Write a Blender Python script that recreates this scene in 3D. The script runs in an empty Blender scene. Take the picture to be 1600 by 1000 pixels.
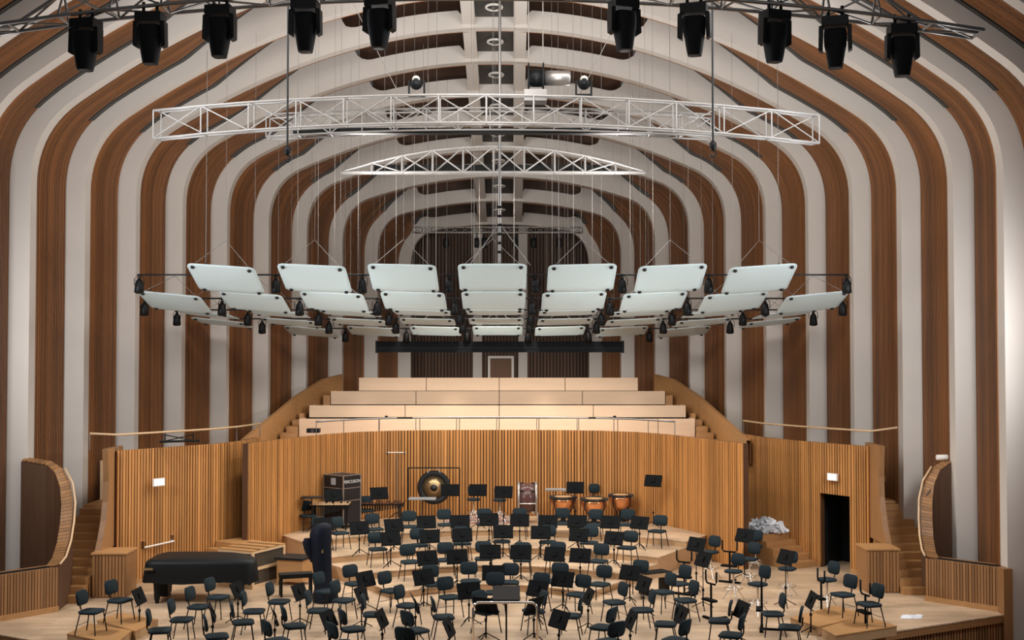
import bpy, bmesh, math, random
from mathutils import Vector, Matrix
random.seed(7)
PI = math.pi
# ------------------------------------------------------------------ camera, world, light, exposure
F = 1900.0                                   # focal length in pixels of the 1600x1000 frame
CAM = Vector((0.5, 0.0, 5.88)); PITCH = math.atan(54.0 / F)
scn = bpy.context.scene
COL = scn.collection
cd = bpy.data.cameras.new('camera'); cam = bpy.data.objects.new('camera', cd); COL.objects.link(cam)
cd.sensor_width = 36.0; cd.lens = 36.0 * F / 1600.0; cd.clip_end = 300
cam.location = CAM; cam.rotation_euler = (PI / 2 + PITCH, 0, 0)
scn.camera = cam
w = bpy.data.worlds.new('hall_air'); scn.world = w; w.use_nodes = True
w.node_tree.nodes['Background'].inputs[0].default_value = (0.93, 0.95, 1.0, 1)
w.node_tree.nodes['Background'].inputs[1].default_value = 0.065
scn.view_settings.view_transform = 'Standard'; scn.view_settings.look = 'None'
scn.view_settings.exposure = 0.0; scn.view_settings.gamma = 1.0
scn.view_settings.use_curve_mapping = False

def lamp(name, kind, loc, target, energy, color=(1, 1, 1), size=1.0, size_y=None, spot=60, blend=0.6):
    l = bpy.data.lights.new(name, kind); l.energy = energy; l.color = color
    if kind == 'AREA':
        l.shape = 'RECTANGLE'; l.size = size; l.size_y = size_y or size
    else:
        l.shadow_soft_size = size
    if kind == 'SPOT':
        l.spot_size = math.radians(spot); l.spot_blend = blend
    o = bpy.data.objects.new(name, l); COL.objects.link(o); o.location = loc
    o.rotation_euler = (Vector(target) - Vector(loc)).to_track_quat('-Z', 'Y').to_euler()
    return o
# house lights of the auditorium (high, in front of the stage, outside the picture) and the stage wash above the canopy
lamp('house_light', 'AREA', (0, 10, 14.5), (0, 36, 6.5), 260, (1.0, 0.95, 0.91), 14, 5)
lamp('stage_wash_light', 'AREA', (0, 23.5, 14.2), (0, 33.5, 0), 480, (1.0, 0.92, 0.84), 11, 2)
for sx in (-1, 1):      # first pair: point lights added above the canopy to brighten the rib soffits
    lamp('added_canopy_light', 'POINT', (sx*3.3, 31.6, 10.0), (0, 31, 0), 340, (1.0, 0.96, 0.93), 0.7)
    lamp('side_wash_light', 'AREA', (sx*7.0, 24, 12.5), (-sx*9, 36, 5.5), 210, (0.95, 0.98, 1.0), 3, 3)
    lamp('added_side_light', 'AREA', (sx*11.3, 24.3, 6.4), (-sx*9.5, 33.5, 6.6), 640, (0.97, 0.98, 1.0), 1.6, 1.6)  # added light outside the frame, no fixture there; brightens the opposite rib sides
lamp('choir_light', 'SPOT', (0, 37.5, 11.2), (0, 43, 4.2), 2600, (1.0, 0.9, 0.8), 0.8, spot=75)
lamp('crown_light', 'SPOT', (0, 22, 11.0), (0, 34.5, 15.2), 900, (1.0, 0.98, 0.97), 0.6, spot=50)

# ------------------------------------------------------------------ pixel helper (places of things measured on the photograph)
_f = Vector((0, math.cos(PITCH), math.sin(PITCH))); _u = Vector((0, -math.sin(PITCH), math.cos(PITCH)))
def ray(px, py): return Vector((1, 0, 0)) * ((px - 800) / F) + _u * ((500 - py) / F) + _f
def at_y(px, py, Y): r = ray(px, py); return CAM + r * (Y / r.y)
def at_z(px, py, Z): r = ray(px, py); return CAM + r * ((Z - CAM.z) / r.z)

# ------------------------------------------------------------------ materials
MATS = {}
def mat(name, col, rough=0.6, metal=0.0, spec=0.4, tint=0.0, grain=None, noise=0.0, nscale=3.0, emit=0.0, bump=0.0, trans=0.0):
    m = bpy.data.materials.new(name); m.use_nodes = True
    nt = m.node_tree; b = nt.nodes['Principled BSDF']
    b.inputs['Base Color'].default_value = (*col, 1); b.inputs['Roughness'].default_value = rough
    b.inputs['Metallic'].default_value = metal; b.inputs['Specular IOR Level'].default_value = spec
    if trans: b.inputs['Transmission Weight'].default_value = trans
    if emit:
        b.inputs['Emission Color'].default_value = (*col, 1); b.inputs['Emission Strength'].default_value = emit
    last = None
    def mul(prev, fac_socket, lo, hi):
        mr = nt.nodes.new('ShaderNodeMapRange'); nt.links.new(fac_socket, mr.inputs[0])
        mr.inputs[3].default_value = lo; mr.inputs[4].default_value = hi
        mx = nt.nodes.new('ShaderNodeMix'); mx.data_type = 'RGBA'; mx.blend_type = 'MULTIPLY'; mx.inputs[0].default_value = 1
        if prev is None: mx.inputs[6].default_value = (*col, 1)
        else: nt.links.new(prev, mx.inputs[6])
        cb = nt.nodes.new('ShaderNodeCombineColor')
        for i in range(3): nt.links.new(mr.outputs[0], cb.inputs[i])
        nt.links.new(cb.outputs[0], mx.inputs[7]); return mx.outputs[2]
    if tint:
        a = nt.nodes.new('ShaderNodeAttribute'); a.attribute_name = 'tint'
        last = mul(last, a.outputs['Fac'], 1 - tint, 1 + tint)
    if noise or grain:
        tc = nt.nodes.new('ShaderNodeTexCoord'); mp = nt.nodes.new('ShaderNodeMapping')
        nt.links.new(tc.outputs['Object'], mp.inputs[0])
        if grain: mp.inputs['Scale'].default_value = grain
        n = nt.nodes.new('ShaderNodeTexNoise'); n.inputs['Scale'].default_value = nscale; n.inputs['Detail'].default_value = 4
        nt.links.new(mp.outputs[0], n.inputs[0])
        last = mul(last, n.outputs[0], 1 - noise, 1 + noise)
        if bump:
            bp = nt.nodes.new('ShaderNodeBump'); bp.inputs['Strength'].default_value = bump; bp.inputs['Distance'].default_value = 0.01
            nt.links.new(n.outputs[0], bp.inputs['Height']); nt.links.new(bp.outputs[0], b.inputs['Normal'])
    if last is not None: nt.links.new(last, b.inputs['Base Color'])
    MATS[name] = m; return m
mat('plaster', (0.64, 0.59, 0.535), 0.75, noise=0.06, nscale=0.8)
mat('vault_wood', (0.225, 0.088, 0.027), 0.5, tint=0.3, grain=(1, 1, .3), noise=0.3, nscale=1.2)
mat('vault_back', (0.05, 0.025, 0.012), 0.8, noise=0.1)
mat('stage_wood', (0.50, 0.232, 0.072), 0.5, tint=0.24, grain=(6, 6, .5), noise=0.3, nscale=1.5)
mat('stage_back', (0.09, 0.036, 0.012), 0.7, noise=0.1)
mat('parapet_wood', (0.29, 0.145, 0.058), 0.5, tint=0.25, grain=(8, 8, .6), noise=0.25, nscale=1.5)
mat('dark_wood', (0.09, 0.043, 0.022), 0.55, tint=0.2, grain=(8, 8, .5), noise=0.3, nscale=1.5)
mat('step_wood', (0.44, 0.23, 0.09), 0.45, grain=(.6, 6, 6), noise=0.22, nscale=2)
mat('birch', (0.80, 0.58, 0.40), 0.5, grain=(.5, 4, 4), noise=0.07, nscale=2)
mat('oak_rail', (0.66, 0.45, 0.26), 0.4, grain=(.5, 5, 5), noise=0.12)
mat('riser_wood', (0.47, 0.29, 0.15), 0.5, grain=(.7, 3, 5), noise=0.22, nscale=2.2)
mat('cable_steel', (0.27, 0.25, 0.23), 0.5, 0.3, noise=0.05)
mat('truss_metal', (0.40, 0.385, 0.37), 0.45, 0.3, noise=0.08, nscale=6)
mat('dull_metal', (0.30, 0.29, 0.28), 0.4, 0.8, noise=0.1)
mat('chrome', (0.8, 0.8, 0.8), 0.15, 1.0, noise=0.03)
mat('black', (0.005, 0.006, 0.007), 0.5, noise=0.15, spec=.25)
mat('black_matt', (0.005, 0.006, 0.008), 0.7, noise=0.2, nscale=8, spec=.2)
mat('stand_black', (0.004, 0.005, 0.006), 0.75, noise=0.15, nscale=5, spec=.12)
mat('chair_fabric', (0.017, 0.027, 0.033), 0.85, noise=0.25, nscale=30, spec=0.15)
mat('navy_cover', (0.003, 0.006, 0.014), 0.65, spec=.2, noise=0.3, nscale=5, bump=0.4)
mat('piano_cover', (0.004, 0.005, 0.006), 0.55, spec=.25, noise=0.2, nscale=5, bump=0.3)
def translucent(name, col):
    m = mat(name, col, 0.3, noise=0.04, grain=(.6, 6, 6), nscale=2); nt = m.node_tree; b = nt.nodes['Principled BSDF']; out = nt.nodes['Material Output']
    tr = nt.nodes.new('ShaderNodeBsdfTranslucent'); tr.inputs[0].default_value = (*col, 1); mx = nt.nodes.new('ShaderNodeMixShader'); mx.inputs[0].default_value = .55
    nt.links.new(b.outputs[0], mx.inputs[1]); nt.links.new(tr.outputs[0], mx.inputs[2]); nt.links.new(mx.outputs[0], out.inputs[0])
translucent('reflector', (0.84, 0.94, 0.96))
mat('channel', (0.075, 0.068, 0.06), 0.5, noise=0.2)
mat('dark_panel', (0.055, 0.05, 0.045), 0.7, noise=0.15)
mat('ring_white', (0.8, 0.76, 0.7), 0.5, noise=0.03)
mat('sign_light', (0.85, 0.92, 0.95), 0.4, emit=0.6, noise=0.02)
mat('copper', (0.75, 0.34, 0.15), 0.28, 0.9, noise=0.25, nscale=4)
mat('drum_skin', (0.60, 0.36, 0.17), 0.5, noise=0.1)
mat('drum_shell', (0.10, 0.045, 0.04), 0.25, noise=0.15)
mat('gong_bronze', (0.48, 0.34, 0.18), 0.35, 0.8, noise=0.3, nscale=6)
mat('gong_dark', (0.02, 0.022, 0.024), 0.5, 0.4, noise=0.2)
mat('case_black', (0.014, 0.012, 0.013), 0.5, noise=0.2)
mat('aluminium', (0.42, 0.40, 0.38), 0.4, 0.8, noise=0.08)
mat('grey_tray', (0.33, 0.35, 0.37), 0.5, noise=0.08)
mat('white_print', (0.7, 0.7, 0.7), 0.6, noise=0.02)
mat('grille', (0.06, 0.045, 0.03), 0.6, grain=(30, 30, 30), noise=0.4)
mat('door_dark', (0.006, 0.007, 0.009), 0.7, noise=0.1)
mat('door_panel', (0.16, 0.075, 0.035), 0.5, grain=(6, 6, .5), noise=0.2)
mat('rosewood', (0.06, 0.022, 0.014), 0.4, tint=0.4, noise=0.2)
mat('hall_floor', (0.2, 0.11, 0.06), 0.5, noise=0.15)
# stage floor: oak planks
def floor_mat():
    m = bpy.data.materials.new('stage_floor'); m.use_nodes = True; nt = m.node_tree; b = nt.nodes['Principled BSDF']
    tc = nt.nodes.new('ShaderNodeTexCoord'); mp = nt.nodes.new('ShaderNodeMapping'); mp.inputs['Rotation'].default_value = (0, 0, 0.0)
    nt.links.new(tc.outputs['Object'], mp.inputs[0])
    br = nt.nodes.new('ShaderNodeTexBrick'); br.inputs['Scale'].default_value = 1.0
    br.inputs['Brick Width'].default_value = 2.4; br.inputs['Row Height'].default_value = 0.14; br.inputs['Mortar Size'].default_value = 0.004
    br.inputs['Color1'].default_value = (0.58, 0.42, 0.28, 1); br.inputs['Color2'].default_value = (0.47, 0.325, 0.20, 1)
    br.inputs['Mortar'].default_value = (0.2, 0.12, 0.07, 1)
    nt.links.new(mp.outputs[0], br.inputs[0])
    n = nt.nodes.new('ShaderNodeTexNoise'); n.inputs['Scale'].default_value = 0.9; n.inputs['Detail'].default_value = 6
    nt.links.new(mp.outputs[0], n.inputs[0])
    mr = nt.nodes.new('ShaderNodeMapRange'); nt.links.new(n.outputs[0], mr.inputs[0]); mr.inputs[1].default_value = .3; mr.inputs[2].default_value = .7
    mr.inputs[3].default_value = 0.72; mr.inputs[4].default_value = 1.2
    mx = nt.nodes.new('ShaderNodeMix'); mx.data_type = 'RGBA'; mx.blend_type = 'MULTIPLY'; mx.inputs[0].default_value = 1
    nt.links.new(br.outputs[0], mx.inputs[6]); nt.links.new(mr.outputs[0], mx.inputs[7])
    nt.links.new(mx.outputs[2], b.inputs['Base Color']); b.inputs['Roughness'].default_value = 0.5
    MATS['stage_floor'] = m
floor_mat()
def rug_mat():
    m = bpy.data.materials.new('rug'); m.use_nodes = True; nt = m.node_tree; b = nt.nodes['Principled BSDF']
    tc = nt.nodes.new('ShaderNodeTexCoord'); v = nt.nodes.new('ShaderNodeTexVoronoi'); v.inputs['Scale'].default_value = 9
    nt.links.new(tc.outputs['Object'], v.inputs[0]); r = nt.nodes.new('ShaderNodeValToRGB'); r.color_ramp.interpolation = 'CONSTANT'
    r.color_ramp.elements[0].color = (0.05, 0.04, 0.04, 1); r.color_ramp.elements[1].position = 0.35; r.color_ramp.elements[1].color = (0.55, 0.5, 0.45, 1)
    e = r.color_ramp.elements.new(0.6); e.color = (0.3, 0.08, 0.05, 1)
    nt.links.new(v.outputs['Distance'], r.inputs[0]); nt.links.new(r.outputs[0], b.inputs['Base Color']); b.inputs['Roughness'].default_value = .95
    MATS['rug'] = m
rug_mat()
def foil_mat():
    m = mat('plastic_film', (0.85, 0.88, 0.92), 0.2, noise=0.12, nscale=12); return m
foil_mat()

# ------------------------------------------------------------------ mesh builders
class MB:
    def __init__(s): s.v = []; s.f = []; s.t = []
    def add(s, vs, fs, tint=None):
        o = len(s.v); s.v += [tuple(p) for p in vs]; s.f += [tuple(i + o for i in f) for f in fs]
        t = random.random() if tint is None else tint; s.t += [t] * len(vs); return s
    def box(s, x0, x1, y0, y1, z0, z1, M=None, tint=None):
        vs = [Vector(p) for p in ((x0,y0,z0),(x1,y0,z0),(x1,y1,z0),(x0,y1,z0),(x0,y0,z1),(x1,y0,z1),(x1,y1,z1),(x0,y1,z1))]
        if M: vs = [M @ p for p in vs]
        return s.add(vs, ((0,3,2,1),(4,5,6,7),(0,1,5,4),(1,2,6,5),(2,3,7,6),(3,0,4,7)), tint)
    def prism(s, poly, z0, z1, tint=None):
        n = len(poly)
        if sum(poly[i][0]*poly[(i+1)%n][1]-poly[(i+1)%n][0]*poly[i][1] for i in range(n)) < 0: poly = poly[::-1]
        vs = [(p[0],p[1],z0) for p in poly] + [(p[0],p[1],z1) for p in poly]
        fs = [tuple(range(n-1,-1,-1)), tuple(range(n,2*n))] + [(i,(i+1)%n,n+(i+1)%n,n+i) for i in range(n)]
        return s.add(vs, fs, tint)
    def tube(s, pts, r, n=8, closed=False, cap=True):
        pts = [Vector(p) for p in pts]; m = len(pts); rings = []
        rr = r if isinstance(r, (list, tuple)) else [r]*m
        up = Vector((0,0,1))
        for i, p in enumerate(pts):
            a = pts[(i-1) % m] if (closed or i > 0) else p; b = pts[(i+1) % m] if (closed or i < m-1) else p
            t = (b-a).normalized(); ref = up if abs(t.z) < .9 else Vector((1,0,0))
            e1 = t.cross(ref).normalized(); e2 = t.cross(e1).normalized()
            rings.append([p + (e1*math.cos(2*PI*k/n) + e2*math.sin(2*PI*k/n))*rr[i] for k in range(n)])
        vs = [q for rg in rings for q in rg]; fs = []
        for i in range(m if closed else m-1):
            j = (i+1) % m
            for k in range(n): fs.append((i*n+k, i*n+(k+1)%n, j*n+(k+1)%n, j*n+k))
        if cap and not closed: fs += [tuple(range(n-1,-1,-1)), tuple((m-1)*n+k for k in range(n))]
        return s.add(vs, fs)
    def lathe(s, prof, n=20, M=None):
        vs = []; fs = []
        for (r, z) in prof:
            for k in range(n): vs.append(Vector((r*math.cos(2*PI*k/n), r*math.sin(2*PI*k/n), z)))
        if M: vs = [M @ p for p in vs]
        for i in range(len(prof)-1):
            for k in range(n): fs.append((i*n+k, i*n+(k+1)%n, (i+1)*n+(k+1)%n, (i+1)*n+k))
        fs += [tuple(range(n-1,-1,-1)), tuple((len(prof)-1)*n+k for k in range(n))]
        return s.add(vs, fs)
    def grid(s, rows, tint=None):
        m = len(rows[0]); vs = [p for r in rows for p in r]; fs = []
        for i in range(len(rows)-1):
            for j in range(m-1): fs.append((i*m+j, i*m+j+1, (i+1)*m+j+1, (i+1)*m+j))
        return s.add(vs, fs, tint)
    def mesh(s, name, material, smooth=False, fix=False):
        me = bpy.data.meshes.new(name); me.from_pydata(s.v, [], s.f)
        a = me.attributes.new('tint', 'FLOAT', 'POINT'); a.data.foreach_set('value', s.t)
        me.materials.append(MATS[material])
        if fix:
            b = bmesh.new(); b.from_mesh(me); bmesh.ops.recalc_face_normals(b, faces=b.faces); b.to_mesh(me); b.free()
        if smooth: me.polygons.foreach_set('use_smooth', [True]*len(me.polygons))
        me.update(); return me
    def obj(s, name, material, parent=None, smooth=False, kind=None, fix=True):
        o = bpy.data.objects.new(name, s.mesh(name, material, smooth, fix)); COL.objects.link(o)
        if parent: o.parent = parent
        if kind: o['kind'] = kind
        return o
def tag(o, label, cat, group=None):
    o['label'] = label; o['category'] = cat
    if group: o['group'] = group
    return o
def thing(name, loc, label=None, cat=None, group=None, rz=0):
    o = bpy.data.objects.new(name, None); COL.objects.link(o); o.location = loc; o.rotation_euler = (0, 0, rz); o.empty_display_size = .2
    if label: tag(o, label, cat, group)
    return o
def shared(name, me, parent, M=None):
    o = bpy.data.objects.new(name, me); COL.objects.link(o); o.parent = parent
    if M is not None: o.matrix_local = M
    return o
UNIT = {}
def rod(name, p, q, r, material, parent=None, n=8):
    """a straight tube between two points, all tubes of one material sharing one mesh"""
    key = (material, n)
    if key not in UNIT:
        UNIT[key] = MB().lathe([(1, 0), (1, 1)], n).mesh('tube', material, True, True)
    p = Vector(p); q = Vector(q); d = q - p
    M = Matrix.Translation(p) @ d.to_track_quat('Z', 'Y').to_matrix().to_4x4() @ Matrix.Diagonal((r, r, d.length, 1))
    return shared(name, UNIT[key], parent, M)
def copy_tree(o, parent=None):
    c = o.copy(); COL.objects.link(c); c.parent = parent
    for ch in list(o.children):
        copy_tree(ch, c)
    return c
ORD = ['first','second','third','fourth','fifth','sixth','seventh','eighth','ninth','tenth','eleventh','twelfth','thirteenth','fourteenth','fifteenth',
       'sixteenth','seventeenth','eighteenth','nineteenth','twentieth','twenty-first','twenty-second','twenty-third','twenty-fourth','twenty-fifth','twenty-sixth']
def nth(i, n):
    """the i-th of n from the left, said from the nearer end"""
    if n == 1: return 'only one'
    if i == 0: return 'leftmost'
    if i == n-1: return 'rightmost'
    if n % 2 and i == n//2: return 'middle one'
    return ORD[i] + ' from the left' if i <= n//2 else ORD[n-1-i] + ' from the right'

# ================================================================== THE HALL
# ribs: number, distance, half width of the inner edge, crown height
RIB = {}
for k, Wk, Ck in ((-2,12.1,16.3),(-1,11.98,16.2),(0,11.75,16.05),(1,11.42,15.87),(2,10.85,15.57),(3,10.2,15.23),(4,9.48,14.8),(5,8.66,14.3),(6,7.77,13.74),(7,6.86,13.22),(8,5.89,12.6),(9,4.81,11.96),(10,3.69,11.28)):
    RIB[k] = (30 + 2.25*(k-1), Wk, Ck)
TH = 0.40
def half_profile(W, C, kk):
    """right half of a rib's inner edge from the floor to the crown, with inward normals and the depth of the front face"""
    zc = C - .034*W*W; z1 = zc - 1.3; x2 = W - 1.0; z2 = C - .034*x2*x2
    pts = [(W, -1.15), (W, 2.0), (W, 5.5), (W, z1)]
    for i in range(1, 12):
        t = i/11; pts.append(((1-t)**2*W + 2*t*(1-t)*W + t*t*x2, (1-t)**2*z1 + 2*t*(1-t)*zc + t*t*z2))
    for i in range(1, 73):
        x = x2*(1 - i/72); pts.append((x, C - .034*x*x))
    nr = []
    for i in range(len(pts)):
        a = pts[max(i-1, 0)]; b = pts[min(i+1, len(pts)-1)]; dx, dz = b[0]-a[0], b[1]-a[1]; L = math.hypot(dx, dz)
        nr.append((-dz/L, dx/L))
    nr[-1] = (0, -1)
    sh = []
    for (x, z) in pts:
        u = abs(x)/W
        us = .76 + .022*(kk-3); e0 = .41 + .12*max(0, min(1, (u-.93)/.07)); sh.append(e0 if u > us else .41 + .84*min(1, (us-u)/.3))
    return pts, nr, sh
NSP = 15           # index where the straight roof begins
ceil = MB()        # continuous backing shell
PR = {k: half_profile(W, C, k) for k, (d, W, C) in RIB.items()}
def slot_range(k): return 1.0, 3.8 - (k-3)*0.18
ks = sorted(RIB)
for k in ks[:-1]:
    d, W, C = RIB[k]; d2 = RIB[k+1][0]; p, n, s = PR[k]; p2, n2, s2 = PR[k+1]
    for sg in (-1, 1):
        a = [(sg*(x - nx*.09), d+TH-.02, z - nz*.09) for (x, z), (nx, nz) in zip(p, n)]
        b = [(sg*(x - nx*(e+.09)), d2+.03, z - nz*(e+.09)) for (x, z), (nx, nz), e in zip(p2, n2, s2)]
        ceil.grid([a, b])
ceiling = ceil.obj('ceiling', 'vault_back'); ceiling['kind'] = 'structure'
def add_rib(k):
    d, W, C = RIB[k]; p, n, s = PR[k]; mb = MB(); s0, s1 = slot_range(k)
    full = []
    for sg in (1, -1):
        idx = range(len(p)) if sg == 1 else range(len(p)-2, -1, -1)
        for i in idx:
            (x, z), (nx, nz) = p[i], n[i]; ax = abs(x); e = s[i]
            if ax < s1:                                   # the open notch beside the crown, rounded at its outer end
                e = .36 if ax < .95 else .52
            elif ax < s1 + .45:
                e = min(e, .52 + .45 - math.sqrt(max(0, .45**2 - (ax-s1)**2)) + (.3 if ax > s1+.4 else 0))
            full.append((sg*x, z, sg*(x - nx*e), z - nz*e))
    rows = [[], [], [], []]
    for (xi, zi, xo, zo) in full:
        rows[0].append((xi, d, zi)); rows[1].append((xi, d+TH, zi)); rows[2].append((xo, d+TH, zo)); rows[3].append((xo, d, zo))
    m = len(full); vs = [q for r in rows for q in r]; fs = []
    for a, b in ((0,1),(1,2),(2,3),(3,0)):
        for j in range(m-1): fs.append((a*m+j, b*m+j, b*m+j+1, a*m+j+1))
    mb.add(vs, fs)
    mb.obj('rib', 'plaster', ceiling)
    bd = MB(); xs = [-(s1+.6) + 2*(s1+.6)*i/12 for i in range(13)]     # wooden board closing the void behind the open slots
    bd.grid([[(x, d+TH-.03, C-.034*x*x+.2) for x in xs], [(x, d+TH-.03, C-.034*x*x+1.5) for x in xs]])
    bd.obj('slot_board', 'dark_wood', ceiling)
for k in ks: add_rib(k)
def slat_bay(k, sg):
    d, W, C = RIB[k]; d2 = RIB[k+1][0]; p, n, s = PR[k]; p2, n2, s2 = PR[k+1]
    mb = MB(); chan = MB(); ns = 17; y0 = d + TH; 
    last = len(p) - 1
    def pt(i, v, lift):
        (x, z), (nx, nz) = p[i], n[i]; (X, Z), (NX, NZ), e = p2[i], n2[i], s2[i]
        ax, az = x, z; bx, bz = X - NX*e, Z - NZ*e
        mx, mz = nx + (NX-nx)*v, nz + (NZ-nz)*v
        return (sg*(ax + (bx-ax)*v + mx*lift), y0 + (d2 - y0)*v, az + (bz-az)*v + mz*lift)
    for j in range(ns):
        v0 = j/ns; v1 = (j+.62)/ns; va = v0 + .002
        # on the roof the slats stop short and leave a lighting channel
        lo, hi = 0, last if v1 < .86 else NSP-4
        rows = []
        for i in range(lo, hi+1):
            rows.append([pt(i, va, -.03), pt(i, va, .02), pt(i, v1, .02), pt(i, v1, -.03)])
        mb.grid(rows)
    o = mb.obj('slat_panel', 'vault_wood', ceiling, kind='stuff', fix=False)
    rows = [[pt(i, .87, -.02), pt(i, .87, .04), pt(i, .90, .04), pt(i, .905, -.03), pt(i, .965, -.03), pt(i, .97, .03), pt(i, .999, .03)] for i in range(NSP-4, last+1)]
    chan.grid(rows, .5); chan.obj('light_channel', 'channel', ceiling, fix=False)
for k in ks[:-1]:
    for sg in (-1, 1): slat_bay(k, sg)
# spine of the crown: two beams, dark panels, ring lamps
for k in ks[:-1]:
    d, W, C = RIB[k]; d2, W2, C2 = RIB[k+1]
    for sg in (-1, 1):
        mb = MB(); xa, xb = sorted((sg*.55, sg*.92)); za, zb = C+.02, C2+.06
        mb.add([(xa,d+.1,za),(xb,d+.1,za),(xb,d2+.1,zb),(xa,d2+.1,zb),(xa,d+.1,za+.32),(xb,d+.1,za+.32),(xb,d2+.1,zb+.32),(xa,d2+.1,zb+.32)],
               ((0,1,2,3),(7,6,5,4),(0,4,5,1),(1,5,6,2),(2,6,7,3),(3,7,4,0)))
        mb.obj('spine_beam', 'plaster', ceiling)
    mb = MB(); za, zb = C+.16, C2+.30
    mb.add([(-.55,d+TH,za),(.55,d+TH,za),(.55,d2,zb),(-.55,d2,zb),(-.55,d+TH,za+.1),(.55,d+TH,za+.1),(.55,d2,zb+.1),(-.55,d2,zb+.1)],
           ((0,1,2,3),(7,6,5,4),(0,4,5,1),(1,5,6,2),(2,6,7,3),(3,7,4,0)))
    mb.obj('ceiling_panel', 'dark_panel', ceiling)
vis = [k for k in ks[:-1] if k >= 2]
for i, k in enumerate(vis):
    d, W, C = RIB[k]; d2, W2, C2 = RIB[k+1]; n = len(vis)
    lab = 'white ring downlight in the dark crown panel, ' + ('farthest over the choir' if i == n-1 else 'nearest the auditorium' if i == 0 else ORD[n-1-i] + ' from the far end')
    t = thing('ring_downlight', (0, (d+TH+d2)/2, (C+C2)/2+.17), lab, 'downlight', 'ring lamps along the crown')
    MB().tube([(.22*math.cos(a*PI/12), .3*math.sin(a*PI/12), -.03) for a in range(24)], .035, 8, True).obj('ring', 'ring_white', t, True)
    MB().lathe([(.13, .03), (.12, -.06), (.05, -.1)], 16).obj('lamp_glass', 'dark_panel', t, True)

# far end wall with pilasters and door
d10 = RIB[10][0]
wall = MB().box(-5.2, 5.2, d10+1.5, d10+1.8, -1, 13.5).obj('wall_back', 'vault_back'); wall['kind'] = 'structure'
mb = MB()
for i in range(56):
    x = -3.9 + i*.1405
    if abs(x) > 1.15 or True: mb.box(x, x+.09, d10+1.43, d10+1.5, 3.5, 12.2)
mb.obj('slat_panel', 'dark_wood', wall, kind='stuff')
for sg in (-1, 1):
    MB().box(sg*.96-.19, sg*.96+.19, d10+1.2, d10+1.5, 3.5, 12.2).obj('pilaster', 'plaster', wall)
dr = MB().box(-.42, .48, d10+1.28, d10+1.42, 4.4, 5.72).obj('door_1', 'door_panel'); dr['kind'] = 'structure'
for a in ((-.52,-.42,4.4,5.82), (.48,.58,4.4,5.82), (-.42,.48,5.72,5.82)):
    MB().box(a[0], a[1], d10+1.22, d10+1.43, a[2], a[3]).obj('door_frame', 'ring_white', dr)
# audience hall around the camera is left open; floors
fl = MB().prism([(-14,-4),(14,-4),(14,34),(-14,34)], -1.4, -1.15).obj('floor', 'hall_floor'); fl['kind'] = 'structure'

# ------------------------------------------------------------------ stage
edge = [(-12.4,27.0),(-10.4,25.8),(-9.1,25.05),(-6.5,23.6),(-3.5,22.5),(0,22.1),(2.6,22.6),(4.8,23.6),(6.9,25.05),(9.3,26.4),(11.75,27.75)]
back = [(11.75,31.5),(9.5,36),(7,40),(-7,40),(-9.5,36),(-12.4,31.5)]
sf = MB().prism(edge + back, -.03, 0).obj('floor', 'stage_floor'); sf['kind'] = 'structure'
fa = MB()
for a, b in zip(edge[:-1], edge[1:]):
    L = math.hypot(b[0]-a[0], b[1]-a[1]); n = max(1, int(L/.09)); ux, uy = (b[0]-a[0])/L, (b[1]-a[1])/L
    for i in range(n):
        s0 = i*L/n; s1 = s0 + .06
        q = [(a[0]+ux*s0-uy*0, a[1]+uy*s0+.06), (a[0]+ux*s1, a[1]+uy*s1+.06), (a[0]+ux*s1, a[1]+uy*s1+.15), (a[0]+ux*s0, a[1]+uy*s0+.15)]
        fa.prism(q, -1.15, -.18)
fa.obj('fascia_slats', 'parapet_wood', sf, kind='stuff')
MB().prism([(x, y+.01) for x, y in edge] + [(x, y+.3) for x, y in edge[::-1]], -.18, -.031).obj('rim_board', 'parapet_wood', sf)
MB().prism([(x, y+.14) for x, y in edge] + [(x, y+.3) for x, y in edge[::-1]], -1.15, -.181).obj('fascia_board', 'stage_back', sf)

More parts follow.
